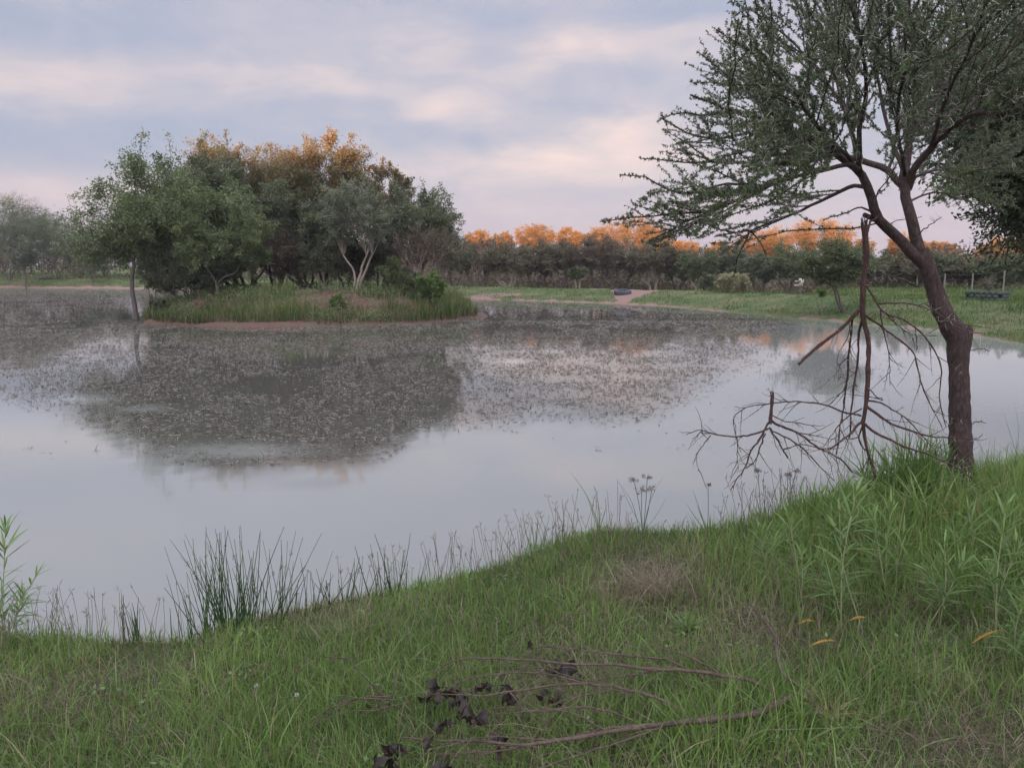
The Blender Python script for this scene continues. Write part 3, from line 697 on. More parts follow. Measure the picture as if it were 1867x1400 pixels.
def tree_px(name, label, cat, group, bx, Y, cx, top, bot, hw, leaf, bark, seed, on_island=False, depth=None, base=None, **k):
    if group == GI: k['L'] = k.get('L', .1) * .86
    if group == GI and name != 'silver_tree': hw *= 1.16; bot += 14; k['nleaf'] = int(k.get('nleaf', 22) * 1.6)
    top = top - (.015 if group == GI else .10) * (bot - top); c_t = PY(cx, top, Y); c_b = PY(cx, bot, Y)
    c = (c_t + c_b) / 2; rx = hw / F * Y; rz = (c_t[2] - c_b[2]) / 2
    bX = PY(bx, 500, Y)[0]
    z = float(surf(np.array([bX]), np.array([Y]))[0]) if base is None else base
    return tree(name, label, cat, group, (bX, Y, z), c, (rx, depth if depth else rx * .85, rz), leaf, bark, seed, **k)

# ---- island trees (front water edge about 27 m away, back about 37 m)
GI = 'trees on the island'
I = lambda *a, **k: tree_px(*a, **k)
tree('leaning_tree', 'small tree standing in the water left of the island, bent bare trunk', 'tree', GI, (PY(249, 580, 30.6)[0], 30.6, -.1), PY(190, 432, 31.2), (2.5, 2.0, 1.65), 'leaf_green', 'bark_far', 31, stems=1, boughs=26, twigs=9, nleaf=20, L=.075, Wl=.022, tr=.10, lean=PY(243, 462, 31), shoots=5, low=-.8, bare=.12, fill=.35, sp=.22)
I('broad_tree', 'broad bushy green tree on the left end of the island', 'tree', GI, 400, 31.5, 300, 262, 500, 132, 'leaf_green', 'bark_far', 32, stems=4, boughs=44, twigs=11, nleaf=46, L=.085, Wl=.025, tr=.09, shoots=6, fill=.3, low=-.8)
I('broad_tree', 'leafy tree at the front of the island with drooping leafy sprays', 'tree', GI, 395, 30.0, 400, 330, 500, 88, 'leaf_green', 'bark_far', 33, stems=3, boughs=28, twigs=10, nleaf=42, L=.075, Wl=.022, tr=.07, shoots=2, fill=.4, low=-.7)
I('tall_tree', 'tall green tree on the island with one wispy shoot above the rest', 'tree', GI, 430, 33, 385, 252, 440, 80, 'leaf_dark', 'bark_far', 34, stems=3, boughs=32, twigs=10, nleaf=42, L=.085, Wl=.025, tr=.10, shoots=8, fill=.3, low=-.6)
I('thorn_tree', 'island thorn tree whose narrow tip glows orange, left of the bare-twigged one', 'tree', GI, 470, 36.0, 425, 240, 400, 80, 'leaf_olive', 'bark_far', 35, stems=2, boughs=42, twigs=9, nleaf=34, L=.085, Wl=.024, tr=.10, shoots=0, fill=.55, low=-.3)
I('bare_tree', 'island tree with sparse reddish bare twigs at its orange-lit top', 'tree', GI, 500, 35.4, 512, 246, 440, 84, 'leaf_olive', 'bark_far', 36, stems=3, boughs=50, twigs=14, nleaf=24, L=.08, Wl=.02, tr=.09, shoots=0, fill=.55, bare=.25, low=-.3)
I('tall_tree', 'tallest island tree, rounded crown with golden-orange top', 'tree', GI, 590, 36.0, 600, 230, 440, 80, 'leaf_olive', 'bark_far', 37, stems=3, boughs=50, twigs=11, nleaf=40, L=.09, Wl=.026, tr=.11, shoots=0, fill=.55, low=-.3)
I('dark_tree', 'dark shaded tree filling the middle of the island', 'tree', GI, 560, 34.0, 525, 310, 500, 95, 'leaf_dark', 'bark_far', 38, stems=5, boughs=40, twigs=11, nleaf=42, L=.085, Wl=.025, tr=.09, fill=.3, low=-.8)
I('silver_tree', 'silvery grey-leaved tree with a pale forked trunk, front of the island', 'tree', GI, 645, 31.5, 655, 325, 452, 92, 'leaf_grey', 'bark_pale', 39, stems=3, boughs=36, twigs=11, nleaf=28, L=.07, Wl=.024, tr=.085, fill=.45, low=-.4, fork=.45, sp=.14)
I('thorn_tree', 'flat-topped island tree with olive crown right of the tallest', 'tree', GI, 690, 35.5, 705, 288, 400, 52, 'leaf_olive', 'bark_far', 40, stems=2, boughs=24, twigs=10, nleaf=34, L=.085, Wl=.024, tr=.08, fill=.4, shoots=2)
I('dark_tree', 'dark green sloping tree on the right half of the island', 'tree', GI, 720, 34.0, 757, 325, 470, 76, 'leaf_dark', 'bark_far', 41, stems=3, boughs=32, twigs=11, nleaf=36, L=.08, Wl=.024, tr=.08, fill=.35, shoots=5, low=-.6)
I('thorn_tree', 'lower sparse thorn tree at the right end of the island', 'tree', GI, 745, 33.5, 805, 378, 478, 56, 'leaf_dark', 'bark_pale', 42, stems=3, boughs=28, twigs=10, nleaf=26, L=.075, Wl=.02, tr=.06, fill=.4, shoots=4, bare=.15, low=-.6)
I('bare_tree', 'brown thin-twigged tree low on the right side of the island', 'tree', GI, 735, 32.0, 775, 405, 490, 62, 'leaf_brown', 'bark_pale', 43, stems=3, boughs=30, twigs=14, nleaf=10, L=.06, Wl=.014, tr=.05, fill=.4, bare=.35, low=-.6)
I('dark_tree', 'dark understorey tree behind the silvery one on the island', 'tree', GI, 630, 34.6, 640, 390, 505, 90, 'leaf_dark', 'bark_far', 44, stems=4, boughs=28, twigs=9, nleaf=30, L=.08, Wl=.024, tr=.06, fill=.3, low=-.8)
I('dark_tree', 'dark tree in the shadow behind the drooping leafy tree on the island', 'tree', GI, 455, 35.0, 460, 320, 505, 80, 'leaf_dark', 'bark_far', 45, stems=4, boughs=36, twigs=10, nleaf=34, L=.085, Wl=.025, tr=.08, fill=.25, low=-.9)
I('dark_tree', 'dark tree under the broad left tree, hiding the far bank', 'tree', GI, 340, 34.0, 330, 380, 510, 110, 'leaf_dark', 'bark_far', 46, stems=5, boughs=40, twigs=10, nleaf=34, L=.085, Wl=.025, tr=.06, fill=.25, low=-.9)
I('twiggy_tree', 'grey-brown twiggy tree in the deep middle of the island', 'tree', GI, 510, 32.5, 505, 385, 515, 60, 'leaf_brown', 'bark_far', 47, stems=4, boughs=30, twigs=12, nleaf=16, L=.07, Wl=.018, tr=.05, fill=.3, low=-.8, bare=.15)
I('twiggy_tree', 'grey-brown twiggy tree right behind the pale forked trunk', 'tree', GI, 590, 32.8, 585, 395, 520, 55, 'leaf_dark', 'bark_pale', 48, stems=4, boughs=28, twigs=12, nleaf=18, L=.07, Wl=.018, tr=.045, fill=.3, low=-.8, bare=.15)
I('twiggy_tree', 'dark shrubby tree reaching down to the water at the left of the island', 'tree', GI, 345, 31.2, 335, 420, 515, 80, 'leaf_dark', 'bark_far', 49, stems=4, boughs=34, twigs=10, nleaf=26, L=.07, Wl=.02, tr=.05, fill=.3, low=-.9)
GB = 'bushes on the island'
I('bush', 'dark bushy thicket at the water under the left island trees', 'bush', GB, 385, 30.5, 385, 462, 532, 62, 'leaf_dark', 'bark_far', 51, stems=5, boughs=22, twigs=8, nleaf=30, L=.07, Wl=.022, tr=.03, fill=.3, low=-.6)
I('bush', 'small dark green bush right of the pale forked trunk', 'bush', GB, 722, 31.4, 724, 462, 532, 36, 'leaf_green', 'bark_far', 52, stems=4, boughs=16, twigs=8, nleaf=28, L=.07, Wl=.022, tr=.03, fill=.3, low=-.6)
I('bush', 'bright green leafy bush near the right end of the island', 'bush', GB, 785, 30.0, 785, 494, 552, 36, 'leaf_bright', 'bark_far', 53, stems=4, boughs=18, twigs=8, nleaf=24, L=.085, Wl=.026, tr=.025, fill=.35, low=-.5, shoots=4)
I('bush', 'low grey-green bush on the island between the trunks and the bright one', 'bush', GB, 750, 31.5, 752, 492, 535, 28, 'leaf_dark', 'bark_far', 54, stems=3, boughs=14, twigs=7, nleaf=24, L=.065, Wl=.02, tr=.025, fill=.35, low=-.5)
I('bush', 'low bright herb clump on the red slope of the island', 'bush', GB, 615, 28.6, 615, 540, 572, 22, 'leaf_bright', 'bark_far', 55, stems=3, boughs=10, twigs=6, nleaf=18, L=.07, Wl=.022, tr=.015, fill=.35, low=-.3)
I('bush', 'grey-green bush at the left tip of the island by the water', 'bush', GB, 290, 29.6, 291, 540, 578, 24, 'leaf_dark', 'bark_far', 56, stems=3, boughs=12, twigs=6, nleaf=22, L=.06, Wl=.02, tr=.015, fill=.35, low=-.4)

# bare sticks rising from the left side of the island
def stick(name, label, cat, pts, r, m_, group=None, k=6):
    p = np.array(pts); o = empty(name, p[0], label, cat, group); return o
def single(name, label, cat, paths, mat_, group=None, k=6):
    """a thing that is one mesh of limbs; paths = [(points, r0, r1), ...]"""
    g = G()
    for pts, a, b in paths:
        pts = np.array(pts, float); g_ = polyline(pts, max(5, len(pts) * 3)); tubes(g, g_, np.linspace(a, b, len(g_)), k, .5)
    o = g.build(name, mat_); return tag(o, label, cat, group)
for i, (a, b, lab) in enumerate([((322, 535), (296, 490), 'dark bare stick leaning left out of the island bank'), ((281, 533), (276, 492), 'thin forked stick in the shallows beside the leaning tree'), ((269, 530), (266, 493), 'thin straight stick nearest the leaning tree trunk')]):
    p0 = PY(*a, 30.4); p1 = PY(*b, 30.4); md = (p0 + p1) / 2 + np.array([.05, 0, .02]); p0[2] = min(p0[2], -.05) if i else p0[2] - .25
    single('bare_stick', lab, 'stick', [([p0, md, p1], .03 if i == 0 else .014, .012), ([md, md + np.array([-.12 if i else .1, 0, .25])], .008, .004)], M['bark_twig'], 'bare sticks by the island')

# ---- far treeline
GF = 'shaded thorn trees along the far bank'
GO = 'tall thorn trees with sunlit orange tops behind the far bank'
FR = [  # base px, crown px, top, bottom, half width, Y, leaf, bark, label, kind
 (15, 10, 372, 468, 78, 78, 'leaf_dark', 'bark_far', 'dark shaded tree cut by the left edge of the photo', {}),
 (-60, -50, 380, 470, 70, 82, 'leaf_far', 'bark_far', 'shaded tree at the very left end of the far bank', {}),
 (105, 100, 408, 482, 62, 80, 'leaf_dark', 'bark_far', 'low dark tree behind the leaning tree left of the island', {}),
 (190, 190, 412, 484, 62, 84, 'leaf_dark', 'bark_far', 'far shaded tree behind the bent trunk in the water', {}),
 (280, 275, 405, 486, 60, 80, 'leaf_far', 'bark_far', 'far tree just left of where the island trees begin', {}),
 (825, 822, 428, 502, 52, 62, 'leaf_far', 'bark_far', 'brownish tree in the gap at the right shoulder of the island', dict(bare=.3)),
 (872, 868, 436, 500, 46, 60, 'leaf_brown', 'bark_far', 'purplish brown tree first right of the island', dict(bare=.35)),
 (925, 922, 440, 500, 48, 58, 'leaf_far', 'bark_pale', 'thorn tree with pale spreading forked trunks by the far bank', dict(stems=4, tr=.15, fork=.3)),
 (975, 980, 434, 502, 46, 62, 'leaf_far', 'bark_far', 'shaded tree between the pale forked one and the flat-topped small one', {}),
 (1020, 1022, 436, 505, 46, 61, 'leaf_far', 'bark_far', 'shaded far tree behind the left side of the small flat-topped one', {}),
 (1092, 1090, 432, 502, 52, 60, 'leaf_brown', 'bark_far', 'tree with dark V-shaped stems right of the small flat-topped one', dict(stems=4)),
 (1135, 1140, 434, 508, 50, 62, 'leaf_far', 'bark_far', 'shaded far tree straight above the red landing place', {}),
 (1192, 1186, 440, 505, 46, 59, 'leaf_far', 'bark_pale', 'tree on a pale leaning trunk just right of the red landing place', dict(tr=.14)),
 (1240, 1240, 446, 508, 46, 60, 'leaf_farg', 'bark_far', 'greenish far tree between the leaning trunk and the round pale bush', {}),
 (1270, 1275, 452, 512, 40, 56, 'leaf_farg', 'bark_pale', 'thin-stemmed tree left of the round pale bush', {}),
 (1330, 1335, 450, 508, 44, 60, 'leaf_dark', 'bark_far', 'dark tree directly behind the round pale bush', {}),
 (1385, 1385, 460, 520, 40, 56, 'leaf_dark', 'bark_far', 'very dark low tree right of the round pale bush', {}),
 (1440, 1436, 450, 512, 46, 54, 'leaf_farg', 'bark_far', 'feathery green tree shading the small white board', {}),
 (1600, 1605, 448, 520, 48, 50, 'leaf_farg', 'bark_far', 'shaded far tree behind the hanging broken branch', {}),
 (1655, 1655, 462, 528, 44, 46, 'leaf_far', 'bark_far', 'shaded tree seen just left of the near thorn trunk', {}),
 (1715, 1715, 466, 528, 40, 47, 'leaf_dark', 'bark_far', 'dark tree close right of the near thorn trunk', {}),
 (1765, 1760, 464, 530, 42, 46, 'leaf_far', 'bark_far', 'grey shaded tree behind the staked sapling', {}),
 (1825, 1822, 466, 530, 44, 44, 'leaf_farg', 'bark_far', 'green spreading tree behind the tallest fence post', {}),
 (1885, 1880, 468, 532, 42, 44, 'leaf_farg', 'bark_far', 'bright green tree at the right edge of the photo', {}),
]
for i, (bx, cx, top, bot, hw, Y, lf, bk, lab, kw) in enumerate(FR):
    top += (i * 37 % 23) - 14; hw *= 1.12
    a = dict(stems=3, boughs=26, twigs=10, nleaf=40, L=.10, Wl=.024, tr=.10, fill=.3, umbrella=.75, low=-.75, sp=.2, fork=.38, twig_len=.42); a.update(kw)
    tree_px('thorn_tree', lab, 'tree', GF, bx, Y, cx, top, bot, hw, lf, bk, 100 + i, **a)
BK = [
 (10, 356, 80, 95, 'tall tree with rusty lit crown behind the dark tree at the left edge'),
 (88, 392, 45, 95, 'rusty-topped tree behind the left flank of the leaning tree'),
 (872, 420, 24, 82, 'low orange crown touching the right slope of the island trees'),
 (917, 423, 20, 84, 'small round orange crown second right of the island'),
 (977, 412, 40, 84, 'domed orange crown third right of the island'),
 (1042, 417, 30, 80, 'wide orange crown above the small flat-topped tree'),
 (1088, 421, 26, 82, 'narrow orange crown left of the highest one'),
 (1142, 399, 62, 82, 'highest orange crown of the far treeline'),
 (1196, 416, 36, 84, 'orange crown sloping down right of the highest one'),
 (1248, 438, 30, 80, 'small orange crown seen through the low twigs of the near thorn tree'),
 (1312, 444, 30, 84, 'faint pinkish crown above the round pale bush'),
 (1402, 422, 62, 76, 'big glowing orange crown above the small white board'),
 (1500, 404, 58, 76, 'twiggy orange crown just left of the hanging branch stub'),
 (1560, 436, 34, 74, 'orange crown behind the hanging broken branch'),
 (1650, 432, 34, 70, 'orange crown framed by the fork of the near thorn trunk'),
 (1712, 442, 32, 70, 'orange crown right of the near thorn trunk'),
 (1845, 440, 70, 68, 'orange crown under the dark foliage at the right edge'),
]
for i, (cx, top, hw, Y, lab) in enumerate(BK):
    hw *= 1.06
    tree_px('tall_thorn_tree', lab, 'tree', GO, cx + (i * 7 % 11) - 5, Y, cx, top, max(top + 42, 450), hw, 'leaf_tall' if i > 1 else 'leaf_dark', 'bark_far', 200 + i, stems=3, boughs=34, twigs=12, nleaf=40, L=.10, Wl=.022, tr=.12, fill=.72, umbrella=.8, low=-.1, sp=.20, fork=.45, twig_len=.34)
# three trees with a look of their own
tree_px('umbrella_tree', 'small flat-topped tree on twin pale stems before the far treeline', 'tree', None, 1052, 55, 1052, 488, 503, 24, 'leaf_farg', 'bark_pale', 301, stems=2, boughs=16, twigs=9, nleaf=26, L=.11, Wl=.03, tr=.09, umbrella=1, fill=.3, low=-.2, fork=.6)
tree_px('thorn_tree', 'grey-green tree on a slanting trunk standing on the right-hand bank', 'tree', None, 1545, 31.5, 1512, 432, 528, 94, 'leaf_farg', 'bark_far', 302, stems=2, boughs=44, twigs=12, nleaf=30, L=.075, Wl=.02, tr=.07, umbrella=.6, fill=.3, low=-.7, fork=.5, bare=.1, sp=.18)
tree_px('sapling', 'bare staked sapling beside the low dark stone trough', 'tree', None, 1805, 33.5, 1805, 500, 530, 26, 'leaf_far', 'bark_far', 303, stems=1, boughs=12, twigs=6, nleaf=6, L=.06, Wl=.016, tr=.04, fill=.4, bare=.4)
GBU = 'bushes before the far treeline'
tree_px('bush', 'round pale straw-green bush on top of the right-hand bank', 'bush', GBU, 1338, 44, 1336, 498, 536, 32, 'leaf_pale', 'bark_pale', 311, stems=6, boughs=26, twigs=10, nleaf=30, L=.11, Wl=.024, tr=.02, fill=.5, low=-.3, fork=.2, up=.9)
tree_px('bush', 'rounded grey-brown bush on the left far bank', 'bush', GBU, 45, 74, 45, 434, 484, 33, 'leaf_grey', 'bark_far', 312, stems=4, boughs=26, twigs=9, nleaf=26, L=.12, Wl=.03, tr=.04, fill=.35, low=-.5, bare=.1)
tree_px('bush', 'low dark bush just left of the round pale one', 'bush', GBU, 1290, 48, 1290, 500, 532, 20, 'leaf_dark', 'bark_far', 313, stems=4, boughs=14, twigs=8, nleaf=22, L=.11, Wl=.03, tr=.02, fill=.4, low=-.4)
tree_px('bush', 'small bright bush on the grass under the hanging branch', 'bush', GBU, 1496, 36, 1496, 528, 542, 12, 'leaf_bright', 'bark_far', 314, stems=3, boughs=8, twigs=6, nleaf=16, L=.08, Wl=.02, tr=.012, fill=.4, low=-.2)
tree_px('bush', 'faint grey bush under the trees behind the island', 'bush', GBU, 170, 76, 170, 462, 488, 40, 'leaf_grey', 'bark_far', 315, stems=4, boughs=16, twigs=8, nleaf=22, L=.12, Wl=.03, tr=.03, fill=.35, low=-.5)

# far wood behind: reads as one mass
def far_wood():
    g = G(); r_ = np.random.RandomState(77)
    for k in range(150):
        Y = r_.uniform(88, 135); px = r_.uniform(-260, 2150); X = (px - CX) / F * Y; z0 = hz1(X, Y)
        h = r_.uniform(2.2, 3.4) + (1.2 if px < 300 else 0); n = 700; rx = r_.uniform(2.0, 3.6)
        d = rdir(r_, n); d[:, 2] = np.abs(d[:, 2]) * 1.0
        P = np.array([X, Y, z0 + .3]) + d * np.array([rx, rx, h]) * (r_.uniform(.55, 1.05, n) + .12 * np.sin(d[:, 0] * 9 + k) * np.cos(d[:, 1] * 7))[:, None]
        D = rdir(r_, n); S = unit(np.cross(D, rdir(r_, n)))
        leaves(g, P, D, S, .34, .11, r_.rand(n))
        tubes(g, [[X, Y, z0 - .2], [X + .2, Y, z0 + 1.2], [X + r_.uniform(-.6, .6), Y, z0 + h * .8]], [.13, .1, .04], 4, .2)
    # thin undergrowth
    n = 70000; px = r_.uniform(-100, 1950, n); Y = r_.uniform(60, 84, n) - 12 * (px > 1450); X = (px - CX) / F * Y; z = height(X, Y); s = pond_sd(X, Y); k = s > 9
    P = np.stack([X, Y, z + r_.uniform(0, 1, n) ** 1.3 * np.interp(fbm(X * .3, Y * .3), [-.25, .25], [.5, 2.9])], -1)[k]; D = rdir(r_, len(P)); S = unit(np.cross(D, rdir(r_, len(P))))
    leaves(g, P, D, S, .25, .08, r_.rand(len(P)))
    tag(g.build('distant_wood', M['leaf_brown']), 'low shaded thornveld wood closing off the distance', 'wood', kind='stuff')
far_wood()

# dark acacia overhanging from the right
tree('dark_acacia', 'big dark-leaved acacia hanging in behind the near thorn tree, far right', 'tree', None, (9.3, 9.6, hz1(9.3, 9.6)), (7.0, 9.4, 4.45), (2.75, 2.8, 2.35), 'leaf_acacia', 'bark_thorn', 401, stems=2, boughs=120, twigs=13, nleaf=50, L=.055, Wl=.012, tr=.16, umbrella=.35, fill=.25, low=-.8, sp=.15, fork=.35, twig_len=.3, bare=.04)
# ================================================================== the near thorn tree
TB = ground_px(1753, 893); TD = float((TB - C0) @ FW)
print('thorn tree base', TB, 'depth', TD)
def Q3(px, py, dd=0.0): return PD(px, py, TD + dd)
def pxr(w, dd=0.0): return w * .44 / F * (TD + dd)
def thorn_pairs(g, P, T, rg, lmin=.025, lmax=.055, r=.0011):
    n = len(P); a = rg.uniform(0, 2 * np.pi, n); u = unit(np.cross(T, rdir(rg, n))); v = np.cross(T, u)
    for sgn in (1, -1):
        D = unit(u * np.cos(a)[:, None] + v * np.sin(a)[:, None] + sgn * .75 * (v * np.cos(a)[:, None] - u * np.sin(a)[:, None]) + T * rg.uniform(-.2, .5, n)[:, None])
        L = rg.uniform(lmin, lmax, n)[:, None]
        tubes(g, np.stack([P, P + D * L * .5, P + D * L], 1), np.tile([r, r * .75, r * .15], (n, 1)), 3, rg.rand(n))
def along(Pp, t):
    """points and tangents on path Pp (m,3) at t"""
    m = len(Pp); i = np.clip((t * (m - 1)).astype(int), 0, m - 2); f = (t * (m - 1) - i)[:, None]
    return Pp[i] * (1 - f) + Pp[i + 1] * f, unit(Pp[i + 1] - Pp[i])

def near_tree():
    rg = np.random.RandomState(21)
    root = empty('thorn_tree', TB, 'near acacia thorn tree with a reddish kinked trunk growing from the grassy bank', 'tree')
    g = G()
    # main trunk, cut off once at the knob, with the leader carrying on to the left
    tr = [(1756, 925, 84), (1754, 900, 62), (1753, 872, 50), (1752, 820, 44), (1750, 760, 42), (1749, 700, 41), (1747, 650, 41), (1744, 612, 43), (1731, 590, 43), (1716, 562, 37), (1705, 530, 33), (1695, 500, 31), (1687, 478, 31), (1680, 455, 27)]
    p = polyline([list(Q3(a, b)) + [pxr(w_)] for a, b, w_ in tr], 46); c = p[:, :3]; rr = p[:, 3] * (1 + .05 * rg.normal(size=46))
    tubes(g, c, rr, 16, .5)
    # knob of the old cut
    kn = polyline([list(Q3(1748, 650, .0)) + [pxr(38)], list(Q3(1756, 615)) + [pxr(34)], list(Q3(1758, 598)) + [pxr(31)], list(Q3(1757, 593)) + [pxr(24)]], 9)
    tubes(g, kn[:, :3], kn[:, 3], 12, .4); capend(g, kn[-1, :3], kn[-1, 3], [.1, -.3, 1], 8, .1)
    # small stub on the left limb
    st = [Q3(1600, 402), Q3(1588, 397, -.05), Q3(1576, 392, -.08)]
    tubes(g, st, [pxr(13), pxr(11), pxr(10)], 8, .4); capend(g, st[-1], pxr(10), [-1, -.2, .2], 8, .1)
    trunk = g.build('trunk', M['bark_thorn'], root)
    # limbs (traced, each with its own depth), then side branches grown from them
    LB = [
     ([(1687, 485, 0), (1640, 437, -.04), (1600, 395, -.08), (1589, 350, -.10), (1568, 312, -.10), (1531, 283, -.15), (1470, 251, -.25), (1415, 226, -.35), (1346, 206, -.5), (1262, 172, -.6)], 24, 3),
     ([(1682, 470, 0), (1666, 415, .05), (1655, 365, .08), (1650, 330, .1), (1655, 300, .15), (1664, 240, .2), (1660, 170, .25), (1672, 90, .2), (1668, -20, .1)], 25, 5),
     ([(1652, 345, .1), (1640, 335, .1), (1618, 312, .15), (1573, 297, .25), (1520, 285, .45), (1450, 262, .7), (1380, 250, .9), (1290, 262, 1.1), (1205, 225, 1.2)], 15, 3),
     ([(1655, 345, .1), (1667, 305, 0), (1696, 271, -.1), (1741, 230, -.3), (1778, 211, -.5), (1840, 205, -.7), (1925, 190, -.9)], 17, 4),
     ([(1566, 310, -.1), (1552, 300, -.25), (1500, 312, -.4), (1441, 329, -.5), (1330, 370, -.6), (1236, 412, -.65), (1172, 440, -.7)], 11, 2),
     ([(1585, 342, -.1), (1552, 341, .1), (1500, 362, .3), (1457, 382, .4), (1400, 406, .5), (1367, 419, .5), (1300, 432, .55)], 10, 3),
     ([(1367, 419, .5), (1362, 440, .5), (1352, 462, .52), (1345, 500, .55)], 5, 1.5),
     ([(1367, 420, .5), (1385, 440, .48), (1400, 468, .45), (1410, 492, .42)], 4, 1.2),
     ([(1300, 385, -.62), (1230, 385, -.8), (1160, 392, -.9), (1108, 398, -1.0)], 5, 1.5),
     ([(1400, 340, -.5), (1320, 335, -.7), (1230, 350, -.8), (1180, 325, -.85), (1140, 322, -.9)], 6, 1.5),
     ([(1480, 305, -.3), (1400, 300, -.5), (1320, 300, -.5), (1250, 300, -.45), (1172, 290, -.4)], 8, 1.5),
     ([(1440, 322, -.5), (1380, 350, -.2), (1290, 392, 0), (1220, 430, .1), (1180, 452, .15)], 6, 1.5),
     ([(1470, 251, -.25), (1400, 205, -.1), (1330, 150, 0), (1268, 100, .1)], 8, 2),
     ([(1531, 283, -.15), (1470, 210, -.4), (1400, 130, -.7), (1345, 90, -.9), (1300, 62, -1.0)], 9, 2),
     ([(1568, 312, -.1), (1544, 214, -.05), (1500, 140, .1), (1440, 70, .15), (1362, 10, .2)], 11, 2),
     ([(1566, 300, -.1), (1564, 220, -.3), (1572, 164, -.5), (1564, 82, -.7), (1540, -20, -.9)], 11, 3),
     ([(1544, 214, -.05), (1545, 111, .3), (1500, 20, .5), (1450, -60, .6)], 8, 2),
     ([(1650, 320, .1), (1620, 230, .4), (1600, 130, .6), (1590, 20, .8), (1570, -80, .8)], 11, 3),
     ([(1664, 240, .2), (1720, 150, .4), (1760, 60, .6), (1790, -50, .8)], 10, 3),
     ([(1696, 271, -.1), (1720, 190, -.4), (1760, 100, -.7), (1800, 0, -1.0)], 9, 3),
     ([(1741, 230, -.3), (1800, 150, -.3), (1850, 70, -.3), (1920, 0, -.3)], 9, 3),
     ([(1664, 240, .2), (1740, 200, .7), (1820, 130, 1.1), (1900, 80, 1.4)], 9, 3),
     ([(1650, 330, .1), (1700, 310, .5), (1770, 300, .9), (1850, 290, 1.3)], 8, 2),
     ([(1660, 170, .25), (1620, 90, 0), (1620, 10, -.3), (1640, -60, -.5)], 8, 2),
     ([(1560, 305, -.1), (1510, 250, -.7), (1450, 180, -1.2), (1420, 120, -1.5)], 9, 2),
     ([(1650, 320, .1), (1640, 230, -.5), (1650, 140, -1.0), (1680, 40, -1.4)], 9, 3),
     ([(1567, 312, -.1), (1500, 270, .5), (1430, 200, 1.0), (1360, 150, 1.4)], 8, 2),
     ([(1573, 297, .25), (1540, 210, .8), (1500, 110, 1.3), (1460, 30, 1.6)], 8, 2),
     ([(1618, 312, .15), (1640, 260, .8), (1680, 180, 1.3), (1720, 90, 1.7)], 8, 2),
     ([(1531, 283, -.15), (1460, 275, -.9), (1380, 262, -1.3), (1330, 235, -1.5)], 7, 2),
     ([(1595, 388, -.08), (1560, 385, .1), (1530, 400, .2), (1500, 405, .25)], 5, 1.5),
     ([(1655, 370, .08), (1700, 350, .3), (1745, 352, .5), (1790, 340, .7)], 5, 1.5),
     ([(1300, 262, 1.0), (1260, 258, 1.1), (1228, 262, 1.15)], 4, 1.5),
     ([(1346, 206, -.5), (1290, 210, -.55), (1235, 205, -.6), (1200, 216, -.65)], 5, 1.5),
    ]
    # a smooth, heavier leafing region for the silhouette
    limbs = []; g = G()
    for pts, w0, w1 in LB:
        q = np.array([Q3(*a) for a in pts]); q = polyline(q, max(10, 3 * len(q)), 0, rg)
        wob = np.cumsum(rg.normal(0, .004, q.shape), 0); q = q + wob - wob[0]
        r = np.linspace(pxr(w0), pxr(w1), len(q)); g = G(); tubes(g, q, r, 9 if w0 > 14 else 6, rg.rand()); limbs.append((q, r)); g.build('branch', M['bark_thorn'], root)
    # side branches
    ctr = Q3(1610, 330, .1)
    seg2, seg3 = [], []
    def side(par, spacing, l0, l1, t0, outw, m=7, upb=.12, droop=0):
        res = []
        for q in par:
            Ls = np.linalg.norm(np.diff(q, axis=0), axis=1).sum(); n = max(1, int(Ls * (1 - t0) / spacing))
            t = np.sort(rg.uniform(t0, .98, n)); s, T = along(q, t)
            o = unit(s - ctr)
            d = unit(T * .85 + unit(np.cross(T, rdir(rg, n))) * .75 + o * outw + np.array([0, 0, upb]))
            ln = rg.uniform(l0, l1, n) * (1.15 - .45 * t)
            k1 = rdir(rg, n); u = np.linspace(0, 1, m)
            bendd = unit(np.cross(d, k1)) * rg.uniform(-.16, .16, n)[:, None] + unit(o + [0, 0, .3]) * .12
            P = s[:, None] + d[:, None] * (ln[:, None] * u)[..., None] + bendd[:, None] * (ln[:, None] * u ** 2)[..., None]
            P[:, 1:] += rg.normal(0, .006, P[:, 1:].shape) * (ln[:, None, None] / .5)
            res.append(P)
        return np.concatenate(res)
    s2 = side([q for q, r in limbs if len(q)], .092, .40, 1.05, .18, .55)
    # keep the sky gap over the fork and the low bare limb clear
    s2b = side([q for q, r in limbs if np.linalg.norm(q[-1] - q[0]) > .6], .16, .20, .45, .45, .8)
    s2 = np.concatenate([s2, s2b])
    tip = project(s2[:, -1])
    ok = ~((tip[1] > 470) | ((tip[1] > 395) & (tip[0] > 1430)) | ((tip[0] < 1300) & (tip[1] > 455)) )
    mid = project(s2[:, 3]); ok &= ~((mid[1] > 372) & (mid[0] > 1440))
    # outline traced from the photo: keep tips near it
    lim = np.interp(tip[1], [-200, 10, 60, 110, 170, 220, 260, 300, 325, 350, 398, 445], [1330, 1345, 1290, 1262, 1225, 1198, 1225, 1165, 1132, 1165, 1100, 1180])
    ok &= (tip[0] > lim - 6)
    s2 = s2[ok]
    g = G(); tubes(g, s2, np.linspace(.0046, .0016, 7)[None] * np.ones((len(s2), 1)), 4, rg.rand(len(s2)))
    s3 = side(list(s2), .105, .09, .30, .10, .35, m=5)
    tip = project(s3[:, -1]); lim = np.interp(tip[1], [-200, 10, 60, 110, 170, 220, 260, 300, 325, 350, 398, 445], [1330, 1345, 1290, 1262, 1225, 1198, 1225, 1165, 1132, 1165, 1100, 1180])
    ok = ~(((tip[1] > 400) & (tip[0] > 1420)) | (tip[1] > 470)) & (tip[0] > lim - 14); s3 = s3[ok]
